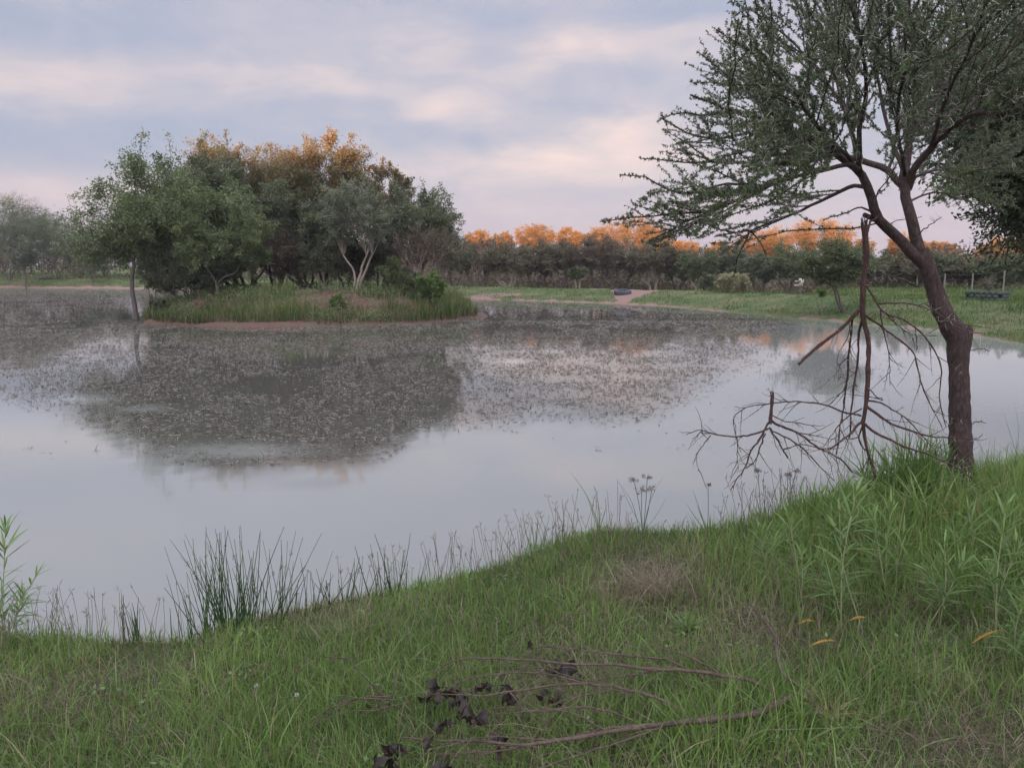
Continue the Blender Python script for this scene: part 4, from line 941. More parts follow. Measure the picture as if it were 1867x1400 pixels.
    tubes(g, s3, np.linspace(.0022, .0010, 5)[None] * np.ones((len(s3), 1)), 3, rg.rand(len(s3)))
    g.build('twig_canopy', M['bark_twig'], root)
    # leaf tufts, close along every thin branch
    lf = G()
    def tufts(paths, per_m, nl, t0=0.1):
        PP, TT, TN = [], [], []
        for q in paths:
            Ls = np.linalg.norm(np.diff(q, axis=0), axis=1).sum(); n = max(1, int(Ls * per_m)); t = rg.uniform(t0, 1.0, n); s, T = along(q, t)
            PP.append(s); TT.append(T); TN.append(np.clip(np.full(n, rg.normal(.45, .16)) + rg.normal(0, .1, n), 0, .78))
        P = np.concatenate(PP); T = np.concatenate(TT); tn = np.concatenate(TN); n = len(P)
        # a bough or two carries the fresh yellow-green growth
        px, py, d = project(P)
        f = np.exp(-((px - 1470) / 60) ** 2 - ((py - 325) / 35) ** 2) + np.exp(-((px - 1730) / 70) ** 2 - ((py - 350) / 50) ** 2) + .6 * np.exp(-((px - 1330) / 80) ** 2 - ((py - 370) / 30) ** 2)
        tn = np.where(rg.rand(n) < .75 * f, rg.uniform(.8, 1, n), tn)
        o = unit(np.cross(T, rdir(rg, n)))
        k = np.repeat(np.arange(n), nl); D = unit(o[k] * 1.0 + T[k] * .45 + rdir(rg, len(k)) * .75 + np.array([0, 0, .2])); S = unit(np.cross(D, rdir(rg, len(k))))
        leaves(lf, P[k] + D * .002, D, S, rg.uniform(.008, .019, len(k)), rg.uniform(.0017, .0031, len(k)), np.clip(tn[k] + rg.normal(0, .08, len(k)), 0, 1)); return n
    a = tufts(list(s2), 105, 6, .12); b = tufts(list(s3), 120, 6, .08)
    c_ = tufts([q for q, r in limbs], 70, 6, .55)
    print('tufts', a, b, c_, 'twigs', len(s2), len(s3))
    lf.build('crown', M['leaf_thorn'], root)
    # paired pale thorns
    th = G()
    for paths, sp_, t0 in ((list(s2), .075, .05), (list(s3), .14, .1), ([q for q, r in limbs], .11, .35)):
        for q in paths:
            Ls = np.linalg.norm(np.diff(q, axis=0), axis=1).sum(); n = int(Ls * (1 - t0) / sp_ + rg.rand())
            if n: s, T = along(q, rg.uniform(t0, 1, n)); thorn_pairs(th, s, T, rg)
    # and a few on the trunk, with the short spurs that still grow from it
    tw = G()
    for pts, r in [([(1672, 522, -.05), (1650, 512, -.12), (1632, 506, -.15), (1606, 500, -.2), (1592, 497, -.22)], 5), ([(1772, 772, 0), (1785, 768, 0), (1797, 772, .02)], 2), ([(1770, 800, 0), (1784, 798, 0), (1792, 792, 0)], 2), ([(1764, 640, 0), (1790, 636, 0), (1804, 640, 0)], 2),
                   ([(1689, 555, 0), (1715, 575, -.1), (1750, 600, -.13), (1790, 608, -.1)], 3), ([(1600, 395, -.1), (1588, 405, -.1), (1580, 425, -.1), (1578, 470, -.1)], 6), ([(1668, 430, 0), (1700, 408, 0), (1716, 396, 0)], 3), ([(1640, 437, -.05), (1625, 410, 0), (1650, 400, .05), (1680, 395, .05)], 2)]:
        tw = G(); q = polyline([Q3(*a) for a in pts], 12, .003, rg); tubes(tw, q, np.linspace(pxr(r), pxr(1.5), 12), 5, rg.rand()); s, T = along(q, rg.uniform(.1, 1, 7)); tw.slot = 1; thorn_pairs(tw, s, T, rg, .03, .06); tw.build('spur', [M['bark_twig'], M['thorn']], root)
    th.build('thorn_canopy', M['thorn'], root)
near_tree()

# ---- broken dead branches hanging and lying by the tree
def dead_branch(name, label, paths, seed, depth, mat_='bark_dead', thorny=True, cutidx=(0,), tw=.09, twl=(.05, .2), cat='branch', group='dead thorn branches round the near tree'):
    rg = np.random.RandomState(seed)
    P0 = PD(paths[0][0][0][0], paths[0][0][0][1], depth)
    root = empty(name, P0, label, cat, group)
    for i, (pts, w0, w1) in enumerate(paths):
        limb = tws = th = G(); SL = lambda k: setattr(limb, 'slot', k)
        q = np.array([PD(a[0], a[1], depth + (a[2] if len(a) > 2 else .0)) for a in pts]); q = polyline(q, max(10, 4 * len(q)))
        wob = np.cumsum(rg.normal(0, .0022, q.shape), 0) * (1 if w0 < 8 else .5); wob[0] = 0; q = q + wob
        r = np.linspace(w0, w1, len(q)) * .43 / F * depth * (1 + .10 * rg.normal(size=len(q))) * .84; tubes(limb, q, r, 8 if w0 > 6 else 5, rg.rand())
        if i in cutidx:
            T = q[0] - q[1]; capend(limb, q[0], r[0], T, 8, .95); T = unit(T)
            for _ in range(9):       # torn splinters round the break
                s0 = q[0] + rdir(rg, 1)[0] * [1, 1, 0] * r[0] * .8 - T * r[0]; tubes(limb, [s0, s0 + T * r[0] * 1.6, s0 + (T + .25 * rdir(rg, 1)[0]) * r[0] * rg.uniform(2.2, 4.2)], [r[0] * .30, r[0] * .22, r[0] * .04], 4)
        Ls = np.linalg.norm(np.diff(q, axis=0), axis=1).sum()
        if w0 < 9:
            n = int(Ls / tw + rg.rand())
            if n:
                s, T = along(q, rg.uniform(.15, .98, n)); d = unit(T * .8 + unit(np.cross(T, rdir(rg, n))) * .8 + np.array([0, 0, -.15])); ln = rg.uniform(*twl, n); u = np.linspace(0, 1, 5)
                B = s[:, None] + d[:, None] * (ln[:, None] * u)[..., None] + (unit(np.cross(d, rdir(rg, n))) * rg.uniform(0, .35, n)[:, None])[:, None] * (ln[:, None] * u ** 2)[..., None] + rg.normal(0, .002, (n, 5, 3))
                B[:, 0] = s; SL(1); tubes(tws, B, np.linspace(.0022, .0008, 5)[None] * np.ones((n, 1)), 4, rg.rand(n))
                if thorny:
                    SL(2)
                    for b in B: s_, T_ = along(b, rg.uniform(.1, 1, 2)); thorn_pairs(th, s_, T_, rg, .02, .045)
        if thorny:
            SL(2); n = int(Ls / (.05 if w0 < 9 else .09)); s, T = along(q, rg.uniform(.05, 1, n)); thorn_pairs(th, s, T, rg, .02, .05)
        limb.build('main_stem' if i == 0 else 'side_branch', [M[mat_], M['bark_twig'], M['thorn']], root)
    return root
HD = TD - .22
dead_branch('hanging_branch', 'long reddish dead branch hanging upside down from the fork beside the near trunk', [
    ([(1576, 411), (1579, 471), (1572, 525), (1572, 571), (1581, 614), (1582, 668), (1578, 732), (1573, 766)], 16, 11),
    ([(1572, 560), (1560, 572), (1532, 600), (1493, 629), (1457, 661, -.05)], 10, 7),
    ([(1556, 575), (1552, 600, .06), (1548, 650, .1), (1539, 722, .12), (1525, 797, .12), (1521, 832, .1)], 6, 4),
    ([(1572, 585), (1568, 610, .05), (1564, 668, .06), (1557, 722, .08), (1552, 793, .1)], 7, 4),
    ([(1580, 520), (1590, 535, -.05), (1611, 568, -.1), (1654, 586, -.16), (1693, 622, -.2), (1711, 660, -.2), (1712, 729, -.15), (1723, 775, -.1)], 6, 2),
    ([(1578, 575), (1600, 590, -.05), (1629, 611, -.08), (1668, 643, -.1), (1679, 686, -.1), (1700, 739, -.1), (1723, 779, -.08)], 6, 2),
    ([(1606, 562, -.08), (1612, 600, -.08), (1625, 668, -.07), (1622, 704, -.05)], 4, 1.5),
    ([(1600, 553, -.06), (1643, 555, -.1), (1686, 563, -.16), (1714, 579, -.2), (1745, 598, -.2), (1778, 612, -.22)], 4, 1.5),
    ([(1612, 568, -.1), (1650, 600, 0), (1680, 610, .02), (1712, 612, 0)], 3, 1.5),
    ([(1573, 766), (1579, 811, .02), (1588, 845, .03), (1596, 872, .03)], 9, 6),
    ([(1573, 768), (1556, 790, -.05), (1536, 807, -.08), (1514, 820, -.1)], 7, 4),
    ([(1580, 741), (1610, 762, -.05), (1647, 779, -.1), (1700, 793, -.15), (1741, 795, -.2), (1768, 797, -.24)], 7, 2.5),
    ([(1576, 772), (1600, 790, -.05), (1629, 804, -.08), (1675, 822, -.12), (1729, 847, -.2), (1768, 872, -.25)], 7, 3),
    ([(1581, 730), (1600, 735, .08), (1635, 755, .12), (1680, 800, .15), (1710, 840, .15)], 5, 2),
    ([(1570, 758), (1535, 748), (1504, 736, .02), (1450, 727, .04), (1400, 730, .06), (1354, 739, .05), (1339, 752, .05), (1341, 786, .05), (1352, 818, .05)], 5, 1.5),
    ([(1571, 745), (1545, 760), (1530, 770, .03), (1512, 795, .05), (1500, 812, .06)], 4, 1.5),
    ([(1574, 775), (1565, 800, .05), (1580, 830, .08), (1560, 860, .1)], 5, 2),
    ([(1578, 700), (1595, 715), (1610, 727), (1607, 722)], 3, 2),
    ([(1549, 650, .1), (1530, 665, .1), (1524, 700, .1), (1528, 680, .1)], 3, 1.5),
    ([(1548, 590), (1540, 620, .1), (1528, 640, .12), (1522, 680, .12)], 3, 1),
    ([(1547, 690, .1), (1530, 720, .12), (1512, 735, .1)], 3, 1),
], 61, HD, tw=.075)
dead_branch('broken_branch', 'smaller dead thorn branch with a sawn end left of the hanging one', [
    ([(1408, 720), (1406, 745), (1404, 772)], 9, 9),
    ([(1404, 768), (1390, 800), (1372, 822), (1350, 861), (1335, 880), (1325, 897)], 6, 2.5),
    ([(1400, 782), (1370, 792), (1343, 795), (1296, 793), (1275, 786), (1245, 795)], 6, 1.5),
    ([(1296, 794), (1281, 812), (1271, 828), (1271, 857)], 3, 1),
    ([(1343, 795), (1343, 830), (1348, 860)], 3, 1),
    ([(1406, 766), (1430, 778), (1457, 789), (1493, 818), (1536, 843), (1561, 868)], 6, 4),
    ([(1402, 780), (1412, 795), (1422, 811), (1438, 834)], 6, 4),
    ([(1428, 820), (1457, 811), (1490, 815), (1515, 822)], 4, 1.5),
    ([(1395, 790), (1385, 815), (1365, 850), (1355, 856)], 5, 2),
    ([(1408, 757), (1430, 765), (1460, 768), (1490, 780)], 3, 1.5),
    ([(1404, 785), (1440, 800), (1480, 835), (1500, 860), (1520, 880)], 4, 2),
    ([(1457, 789), (1500, 795), (1540, 800)], 3, 1),
    ([(1290, 800), (1280, 790), (1262, 800)], 2, 1),
], 62, HD - .12, tw=.07)

# ---- brush lying in the foreground grass
def fallen(name, label, paths, seed, thorny=False, leaf_at=(), tw=.13, twl=(.05, .22), matn='bark_fallen', group='dead branches lying in the grass'):
    rg = np.random.RandomState(seed)
    qs = [np.array([ground_px(a[0], a[1], .03 + (a[2] if len(a) > 2 else .05)) for a in pts]) for pts, w0, w1 in paths]
    root = empty(name, qs[0][0], label, 'branch', group)
    for i, (q, (pts, w0, w1)) in enumerate(zip(qs, paths)):
        limb = tws = G()
        q = polyline(q, max(10, 4 * len(q))); wob = np.cumsum(rg.normal(0, .0018, q.shape), 0); wob[0] = 0; q = q + wob
        dep = (q - C0) @ FW; r = np.linspace(w0, w1, len(q)) * .43 / F * dep * (1 + .08 * rg.normal(size=len(q))); tubes(limb, q, r, 8 if w0 > 6 else 5, rg.rand())
        Ls = np.linalg.norm(np.diff(q, axis=0), axis=1).sum(); n = int(Ls / tw)
        if n:
            s, T = along(q, rg.uniform(.1, .98, n)); d = unit(T * rg.choice([1, 1, -.4], n)[:, None] + unit(np.cross(T, np.array([0, 0, 1.0]))) * rg.normal(0, .5, n)[:, None] + np.array([0, 0, .14])); ln = rg.uniform(*twl, n); u = np.linspace(0, 1, 5)
            B = s[:, None] + d[:, None] * (ln[:, None] * u)[..., None] + rdir(rg, n)[:, None] * .16 * (ln[:, None] * u ** 2)[..., None]
            tubes(tws, B, np.linspace(.0019, .0007, 5)[None] * np.ones((n, 1)), 4, rg.rand(n))
        limb.build('main_stem' if i == 0 else 'side_branch', M[matn], root)
    # dry dark leaves, curled up
    for (a, b, sz) in leaf_at:
        c = ground_px(a, b, .11); lf = G(); k = rg.randint(6, 10)
        for _ in range(k):
            d = unit(rdir(rg, 1)[0] * .7 + np.array([rg.uniform(-.6, .6), 0, -.5])); L = sz / F * 2.1 * rg.uniform(.7, 1.3); u = np.linspace(0, 1, 6)
            sd = unit(np.cross(d, rdir(rg, 1)[0])); nn = np.cross(d, sd)
            C = c + d * (L * u)[:, None] + nn * (L * rg.uniform(.2, .6) * np.sin(u * 3.0) ** 2)[:, None] + rg.normal(0, .004, 3)
            ang = rg.uniform(0, 3) + u * rg.uniform(-2.5, 2.5); S = sd * np.cos(ang)[:, None] + nn * np.sin(ang)[:, None]
            ribbons(lf, C[None], (L * .30 * np.array([.15, .8, 1, .85, .5, .08]))[None], S[None], rg.rand())
        lf.build('dry_leaf', M['dryleaf'], root)
    return root
fallen('fallen_branch', 'thickest dead branch lying across the foreground grass, forked towards its tip', [
    ([(1443, 1268, .03), (1393, 1292, .05), (1322, 1305, .07), (1250, 1314, .08), (1179, 1321, .08), (1107, 1332, .09), (1036, 1346, .1), (950, 1358, .09), (864, 1352, .08), (800, 1350, .06), (735, 1345, .05)], 15, 3.5),
    ([(1225, 1318, .08), (1150, 1345, .06), (1050, 1380, .05), (980, 1405, .05)], 6, 3),
    ([(1190, 1320, .08), (1120, 1322, .09), (1000, 1342, .1), (880, 1342, .1), (780, 1368, .08)], 5, 2),
    ([(1000, 1352, .09), (930, 1370, .08), (850, 1374, .07), (760, 1372, .06)], 4, 2),
    ([(1107, 1332, .09), (1040, 1300, .14), (980, 1298, .15), (900, 1310, .12)], 4, 1.5)], 71, leaf_at=[(715, 1358, 30), (712, 1385, 34), (780, 1354, 22), (908, 1340, 24), (915, 1366, 20), (815, 1396, 30)])
fallen('fallen_branch', 'arching tan dead branch with dark curled leaves, uppermost of the fallen brush', [
    ([(1411, 1261, .03), (1375, 1240, .08), (1314, 1231, .11), (1257, 1225, .13), (1214, 1222, .13), (1143, 1217, .13), (1071, 1212, .13), (1000, 1209, .13), (928, 1204, .13), (864, 1203, .12), (826, 1211, .1), (796, 1230, .06)], 9, 2.5),
    ([(1257, 1225, .12), (1235, 1208, .12), (1150, 1199, .12), (1050, 1188, .12), (985, 1188, .11), (960, 1200, .1)], 5, 2),
    ([(1214, 1223, .12), (1140, 1235, .1), (1080, 1245, .09), (1000, 1222, .12), (920, 1215, .12)], 4, 2),
    ([(1310, 1228, .1), (1270, 1205, .1), (1230, 1188, .1), (1180, 1172, .1)], 5, 2)], 72, leaf_at=[(968, 1170, 22), (1030, 1212, 34), (1056, 1228, 22), (1014, 1220, 26)], tw=.18)
fallen('fallen_branch', 'dark dead branch in the middle of the brush, carrying most of the curled leaves', [
    ([(1258, 1306, .03), (1204, 1276, .08), (1143, 1257, .11), (1071, 1246, .12), (1000, 1250, .12), (928, 1259, .12), (864, 1265, .11), (800, 1262, .09)], 8, 2.5),
    ([(1071, 1246, .12), (1010, 1232, .13), (930, 1228, .13), (850, 1240, .11), (780, 1262, .07)], 4, 2),
    ([(1204, 1276, .08), (1150, 1262, .1), (1080, 1265, .1), (1030, 1285, .09), (1000, 1310, .07)], 4, 2),
    ([(928, 1259, .12), (950, 1285, .1), (1010, 1320, .08), (1040, 1340, .06)], 3, 1.5),
    ([(1153, 1312, .06), (1100, 1297, .1), (1040, 1292, .11), (985, 1302, .1), (930, 1290, .1), (880, 1296, .09)], 5, 2)], 73,
    leaf_at=[(797, 1254, 34), (780, 1272, 30), (822, 1262, 30), (845, 1268, 26), (880, 1252, 28), (930, 1268, 28), (992, 1266, 26), (1018, 1280, 26), (840, 1298, 28), (868, 1308, 30), (808, 1320, 28), (835, 1282, 22), (925, 1250, 20)], tw=.12)
fallen('fallen_branch', 'reddish bent dead stick rising to the upper right of the brush', [
    ([(1500, 1306, .02), (1464, 1256, .05), (1430, 1230, .07), (1417, 1196, .10), (1411, 1161, .13), (1388, 1126, .16), (1366, 1104, .18)], 8, 4),
    ([(1420, 1205, .08), (1400, 1195, .09), (1380, 1205, .08)], 5, 2)], 74, tw=.2, twl=(.03, .1))
fallen('fallen_twig', 'single dark twig arching over the grass left of the brush', [
    ([(700, 1272, .02), (678, 1250, .06), (650, 1222, .10), (625, 1203, .12), (600, 1199, .12), (578, 1203, .09), (575, 1212, .07)], 3.5, 1.5)], 75, tw=.3, twl=(.03, .06), matn='bark_twig', group=None)
fallen('fallen_twig', 'flattened bundle of thin tan twigs at the left end of the brush', [
    ([(720, 1275, .05), (660, 1272, .07), (610, 1285, .07), (560, 1312, .05), (527, 1330, .03)], 4, 1.5), ([(715, 1268, .05), (670, 1270, .07), (620, 1287, .07), (575, 1322, .04)], 4, 1.5),
    ([(745, 1280, .05), (690, 1290, .06), (640, 1292, .06), (590, 1310, .05)], 3, 1.5), ([(700, 1300, .03), (720, 1250, .1), (722, 1236, .12)], 3, 1.5)], 76, tw=.12)
# straw tuft at the foot of the bent stick
def tuft(name, label, c, n, h, w_, matn, seed, spread=.9, cat='grass tuft', group=None, foot=.012):
    rg = np.random.RandomState(seed); g = G(); P = np.tile(c, (n, 1)) + rg.normal(0, foot, (n, 3)) * [1, .7, 0]
    blades(g, P, rg.uniform(.5, 1, n) * h, rg.uniform(.6, 1, n) * w_, np.abs(rg.normal(spread, .4, n)), rg, rg.rand(n), 6)
    return tag(g.build(name, M[matn]), label, cat, group)
tuft('straw_tuft', 'pale straw-coloured dry tuft at the foot of the bent reddish stick', ground_px(1515, 1312, 0), 46, .14, .0018, 'straw', 5, 1.2)

# ================================================================== plants of the near bank
def broad_plant(label, base, tips, seed, n=(24, 40), L=(.10, .17), group='narrow-leaved weeds on the near bank', yellow=()):
    """upright stems, each closely set with long narrow leaves"""
    rg = np.random.RandomState(seed); root = empty('leafy_weed', base, label, 'plant', group)
    for (tx, ty, dd, sc) in tips:
        tip = PD(tx, ty, dd); b = np.array(base) + rg.normal(0, .02, 3) * [1, 1, 0]
        st = G(); q = polyline([b, (b + tip) / 2 + rg.normal(0, .015, 3), tip], 10); tubes(st, q, np.linspace(.0034, .0013, 10) * sc, 6, .5); st.build('stem', M['stemg'], root)
        g = G(); k = rg.randint(*n); t = np.sort(rg.uniform(.22, 1, k)); s, T = along(q, t); a = np.arange(k) * 2.4 + rg.rand()
        e = np.sin(a)[:, None] * unit(np.cross(T, [0, 1.0, 0])) + np.cos(a)[:, None] * np.array([0, 1.0, 0])
        lift = .55 + 1.5 * sst(t, .6, 1.0)
        D = unit(e + T * lift[:, None]); ln = rg.uniform(*L, k) * sc * (1 - .35 * sst(t, .8, 1)) ; u = np.linspace(0, 1, 6)
        C = s[:, None] + D[:, None] * (ln[:, None] * u)[..., None] - np.array([0, 0, 1.0]) * (ln[:, None] * .22 * u ** 2 * rg.uniform(.2, 1.6, k)[:, None])[..., None]
        S = unit(np.cross(D, np.array([0, 0, 1.0]) + .3 * rdir(rg, k)))
        ribbons(g, C, np.array([.25, .8, 1, .85, .5, .05]) * rg.uniform(.0035, .0058, k)[:, None] * sc, S, np.clip(rg.normal(.45, .25, k) + .3 * sst(t, .7, 1), 0, 1))
        g.build('leaves', M['broad'], root)
    for (a, b, c, d) in yellow:
        p0 = ground_px(a, b, .07); p1 = ground_px(c, d, .07); g = G(); u = np.linspace(0, 1, 5)[:, None]
        C = p0 * (1 - u) + p1 * u + np.array([0, 0, .01]) * np.sin(u * 3.1); ribbons(g, C[None], np.array([[.3, 1, 1, .8, .1]]) * .0042, np.array([[.1, .5, .85]]), rg.rand())
        g.build('yellow_leaf', M['yellow'], root)
    return root
def dep(p): return float((p - C0) @ FW)
b1 = ground_px(1540, 1150, 0); d1 = dep(b1)
broad_plant('tallest narrow-leaved green weed, two-stemmed, in the right foreground with yellowed lower leaves', b1, [(1562, 893, d1, 1.15), (1530, 905, d1 + .1, 1.0), (1500, 1000, d1, .9)], 81, yellow=[(1455, 1137, 1485, 1132), (1480, 1175, 1524, 1168), (1548, 1131, 1580, 1126)])
b1 = ground_px(1455, 1120, 0); d1 = dep(b1)
broad_plant('leafy green weed left of the tallest two-stemmed one', b1, [(1434, 925, d1, 1.0), (1462, 1010, d1, .8)], 82)
b1 = ground_px(1700, 1140, 0); d1 = dep(b1)
broad_plant('leafy green weed between the tallest weed and the right edge', b1, [(1722, 985, d1, .9), (1756, 1020, d1, 1.0), (1690, 1040, d1, .8)], 83)
b1 = ground_px(1815, 1150, 0); d1 = dep(b1)
broad_plant('leafy green weed at the right edge above two crossed yellow leaves', b1, [(1835, 925, d1, 1.1), (1862, 990, d1, 1.0), (1800, 1030, d1, .8)], 84, yellow=[(1772, 1172, 1825, 1148), (1818, 1132, 1838, 1178)])
b1 = ground_px(1870, 1240, 0); d1 = dep(b1)
broad_plant('leafy weed half cut off by the lower right edge', b1, [(1868, 1080, d1, .9), (1890, 1040, d1, 1)], 85)
b1 = ground_px(1600, 1085, 0); d1 = dep(b1)
broad_plant('dense leafy weed right behind the tallest one', b1, [(1625, 920, d1, 1.1), (1590, 935, d1, 1.0), (1650, 960, d1, .9)], 186)
b1 = ground_px(1390, 1060, 0); d1 = dep(b1)
broad_plant('short leafy weed near the shore under the broken branch', b1, [(1385, 965, d1, .9), (1410, 985, d1, .8)], 187)
b1 = ground_px(1760, 1040, 0); d1 = dep(b1)
broad_plant('leafy weed just in front of the near trunk', b1, [(1765, 925, d1, .9), (1735, 950, d1, .9)], 188)
b1 = ground_px(1540, 1010, 0); d1 = dep(b1)
broad_plant('leafy weed on the shore edge beneath the hanging branch', b1, [(1545, 880, d1, 1.0), (1515, 900, d1, .9), (1570, 895, d1, .9)], 189)
b1 = ground_px(10, 1185, 0); d1 = dep(b1)
broad_plant('tall spiky green weed cut by the left edge before the water', b1, [(10, 957, d1, 1.1), (68, 1045, d1 - .05, .95), (40, 1085, d1, .8), (-30, 1000, d1, 1)], 86, n=(28, 44))
b1 = ground_px(1250, 1150, 0)
tuft('bright_weed', 'small bright yellow-green leafy weed in the middle of the bank', b1, 34, .11, .006, 'broad', 87, .7, 'plant')
tuft('bright_weed', 'bright green broad-bladed weed low at the lower left', ground_px(155, 1372, 0), 30, .09, .006, 'broad', 88, .8, 'plant')
b1 = ground_px(768, 1062, 0)
tuft('bright_weed', 'tiny pale-green weed at the water edge right of the rushes', b1, 12, .10, .008, 'broad', 89, .7, 'plant')

def rush(label, c, n, h, seed, spread=.25, width=.25, seeds=.5, matn='rush', group='rush clumps along the near shore'):
    rg = np.random.RandomState(seed); root = empty('rush_clump', c, label, 'rush', group); g = G(); sd = G()
    P = np.tile(c, (n, 1)); P[:, 0] += rg.normal(0, width * .3, n); P[:, 1] += rg.normal(0, .035, n); P[:, 2] -= .02
    d = np.stack([rg.normal(0, spread, n) + 1.2 * (P[:, 0] - c[0]), rg.normal(0, spread * .6, n), np.ones(n)], -1); d = unit(d); H = h * rg.uniform(.45, 1.0, n)
    u = np.linspace(0, 1, 6); B = P[:, None] + d[:, None] * (H[:, None] * u)[..., None]; B[..., 0] += (u ** 2) * (H * rg.normal(0, .07, n))[:, None]; B[..., 2] -= .05 * u ** 2 * H[:, None]
    tubes(g, B, np.linspace(.0032, .0010, 6)[None] * rg.uniform(.7, 1.2, n)[:, None], 4, rg.rand(n)); g.build('stems', M[matn], root)
    k = np.nonzero(rg.rand(n) < seeds)[0]
    for i in k:
        t = rg.uniform(.6, .85); s, T = along(B[i], np.array([t])); m = 18
        D = rdir(rg, m); Pm = s + rg.normal(0, .0045, (m, 3)) * [1, 1, 1.3]; leaves(sd, Pm, D, unit(np.cross(D, rdir(rg, m))), .009, .0022, rg.rand(m))
    if sd.n: sd.build('seed_heads', M['seed'], root)
    return root
rush('big dark rush clump with brown seed knots, tallest on the left shore', ground_px(432, 1150, 0), 78, .62, 91, .15, .30, .35)
rush('loose leaning rushes at the left foot of the big clump', ground_px(375, 1158, 0), 24, .50, 92, .30, .22, .4)
rush('row of thin rushes just right of the big clump', ground_px(520, 1108, 0), 20, .40, 93, .16, .34, .4)
rush('sparse dark rushes crossing each other right of the thin row', ground_px(630, 1090, 0), 18, .36, 94, .22, .34, .4)
rush('last few rushes before the shore turns to plain grass', ground_px(715, 1075, 0), 16, .40, 95, .28, .24, .3)
rush('short green rush tuft left of the leaning rushes', ground_px(250, 1152, 0), 16, .30, 96, .16, .10, .3)
rush('single thin stalk pair on the shore left of the green tuft', ground_px(236, 1150, 0), 3, .46, 97, .05, .03, 1)

def reed(label, base, bl, seed, group='tall blades along the near shore', head=None, matn='broad'):
    """blades given as (tip px, tip py, sideways bow)"""
    rg = np.random.RandomState(seed); root = empty('reed_tuft', base, label, 'reed', group); d0 = dep(base); g = G()
    for (tx, ty, bow, w_) in bl:
        b = base + rg.normal(0, .012, 3) * [1, 1, 0]; t = PD(tx, ty, d0 + rg.normal(0, .03)); md = b * .45 + t * .55 + np.array([bow, 0, abs(bow) * .8]); q = polyline([b, md, t], 8)
        ribbons(g, q[None], (w_ * np.array([.8, 1, 1, .95, .85, .65, .4, .06]))[None], np.array([[.9, .4, 0]]) / 1.0, rg.rand() * .5)
    g.build('blades', M[matn], root)
    if head:
        h = G()
        for (hx, hy, n_, sp_) in head:
            t = PD(hx, hy, d0); st = G(); q = polyline([base, (base + t) / 2 + rg.normal(0, .01, 3), t], 6); tubes(st, q, np.full(6, .0018), 5, .3); st.build('stem', M['rush'], root)
            for _ in range(n_):
                d = unit(np.array([rg.normal(0, .6), rg.normal(0, .5), rg.uniform(.1, 1)])); e = t + d * sp_ * rg.uniform(.4, 1); tubes(h, np.array([t, (t + e) / 2 + [0, 0, .004], e]), [.0008, .0007, .0005], 3, .4)
                m = 16; D = rdir(rg, m); leaves(h, e + rg.normal(0, .004, (m, 3)), D, unit(np.cross(D, rdir(rg, m))), .013, .0016, rg.uniform(.4, 1, m))
        h.build('flower_head', M['seed'], root)
    return root
reed('tall curved green blades arching to the left over the water', ground_px(1095, 950, 0), [(1037, 856, .02, .003), (1083, 880, .01, .003), (1108, 915, .0, .003), (1070, 905, 0, .003)], 201)
reed('stiff upright dark blades left of the arching ones', ground_px(978, 990, 0), [(982, 928, 0, .004), (952, 926, -.01, .003), (955, 965, -.01, .003), (968, 940, 0, .003)], 202)
reed('slanting blades lowest on the shore, left of the stiff upright ones', ground_px(945, 1030, 0), [(905, 958, 0, .003), (930, 990, 0, .002), (965, 975, .01, .003)], 203)
reed('sedge with three brown feathery flower heads', ground_px(1172, 965, 0), [(1213, 862, -.02, .002), (1130, 880, .02, .002), (1215, 905, .02, .002), (1125, 870, -.01, .002)], 204, head=[(1157, 880, 7, .045), (1180, 872, 6, .035), (1188, 895, 6, .035), (1170, 900, 7, .045)])
reed('sedge with a pale upright flower head under the broken branch', ground_px(1388, 945, 0), [(1375, 880, 0, .002), (1400, 880, .01, .002)], 205, head=[(1382, 862, 8, .03)])
reed('dark-headed sedge beside a green blade tuft', ground_px(1290, 960, 0), [(1262, 890, 0, .003), (1250, 915, -.01, .003), (1270, 920, 0, .003), (1330, 930, .02, .003)], 206, head=[(1291, 885, 5, .02)])
reed('sedge with pinkish flower heads close left of the tall grass clump', ground_px(1440, 935, 0), [(1420, 880, 0, .002), (1470, 870, .01, .002)], 207, head=[(1436, 868, 8, .03), (1450, 862, 6, .03)])
for i, (bx, by, tx, ty, lab) in enumerate([(1535, 890, 1560, 700, 'tall thin stalk rising past the bottom of the hanging branch'), (1640, 870, 1610, 690, 'thin dark stalk between the hanging branch and the trunk'), (1690, 870, 1688, 700, 'thin straight stalk close left of the near trunk')]):
    reed(lab, ground_px(bx, by + 20, 0), [(tx, ty, .02, .0014), (tx + 22, ty + 90, .02, .0012), (tx - 12, ty + 60, -.01, .0012)], 210 + i, matn='rush')
reed('two dark slanting stalks right of the near trunk', ground_px(1858, 840, 0), [(1828, 745, 0, .002), (1860, 770, 0, .0015), (1846, 715, .02, .0012), (1880, 740, .02, .0012)], 215, matn='rush')
tuft('grass_clump', 'tall lush green grass clump left of the near trunk', ground_px(1690, 905, 0) + np.array([-.04, .0, -.02]), 260, .50, .0060, 'broad', 216, .38, 'grass clump', 'lush clumps at the foot of the near tree', .09)
tuft('grass_clump', 'arching green grass clump under the hanging branch', ground_px(1630, 925, 0), 200, .46, .0058, 'broad', 217, .6, 'grass clump', 'lush clumps at the foot of the near tree', .09)
tuft('grass_clump', 'long-bladed grass clump spilling down before the near trunk', ground_px(1700, 970, 0), 200, .42, .0048, 'grass', 218, .8, 'grass clump', 'lush clumps at the foot of the near tree', .09)
tuft('grass_clump', 'blue-green grass clump between the two-stemmed weed and the shore', ground_px(1500, 950, 0), 90, .26, .004, 'broad', 219, .5, 'grass clump', 'lush clumps at the foot of the near tree', .09)
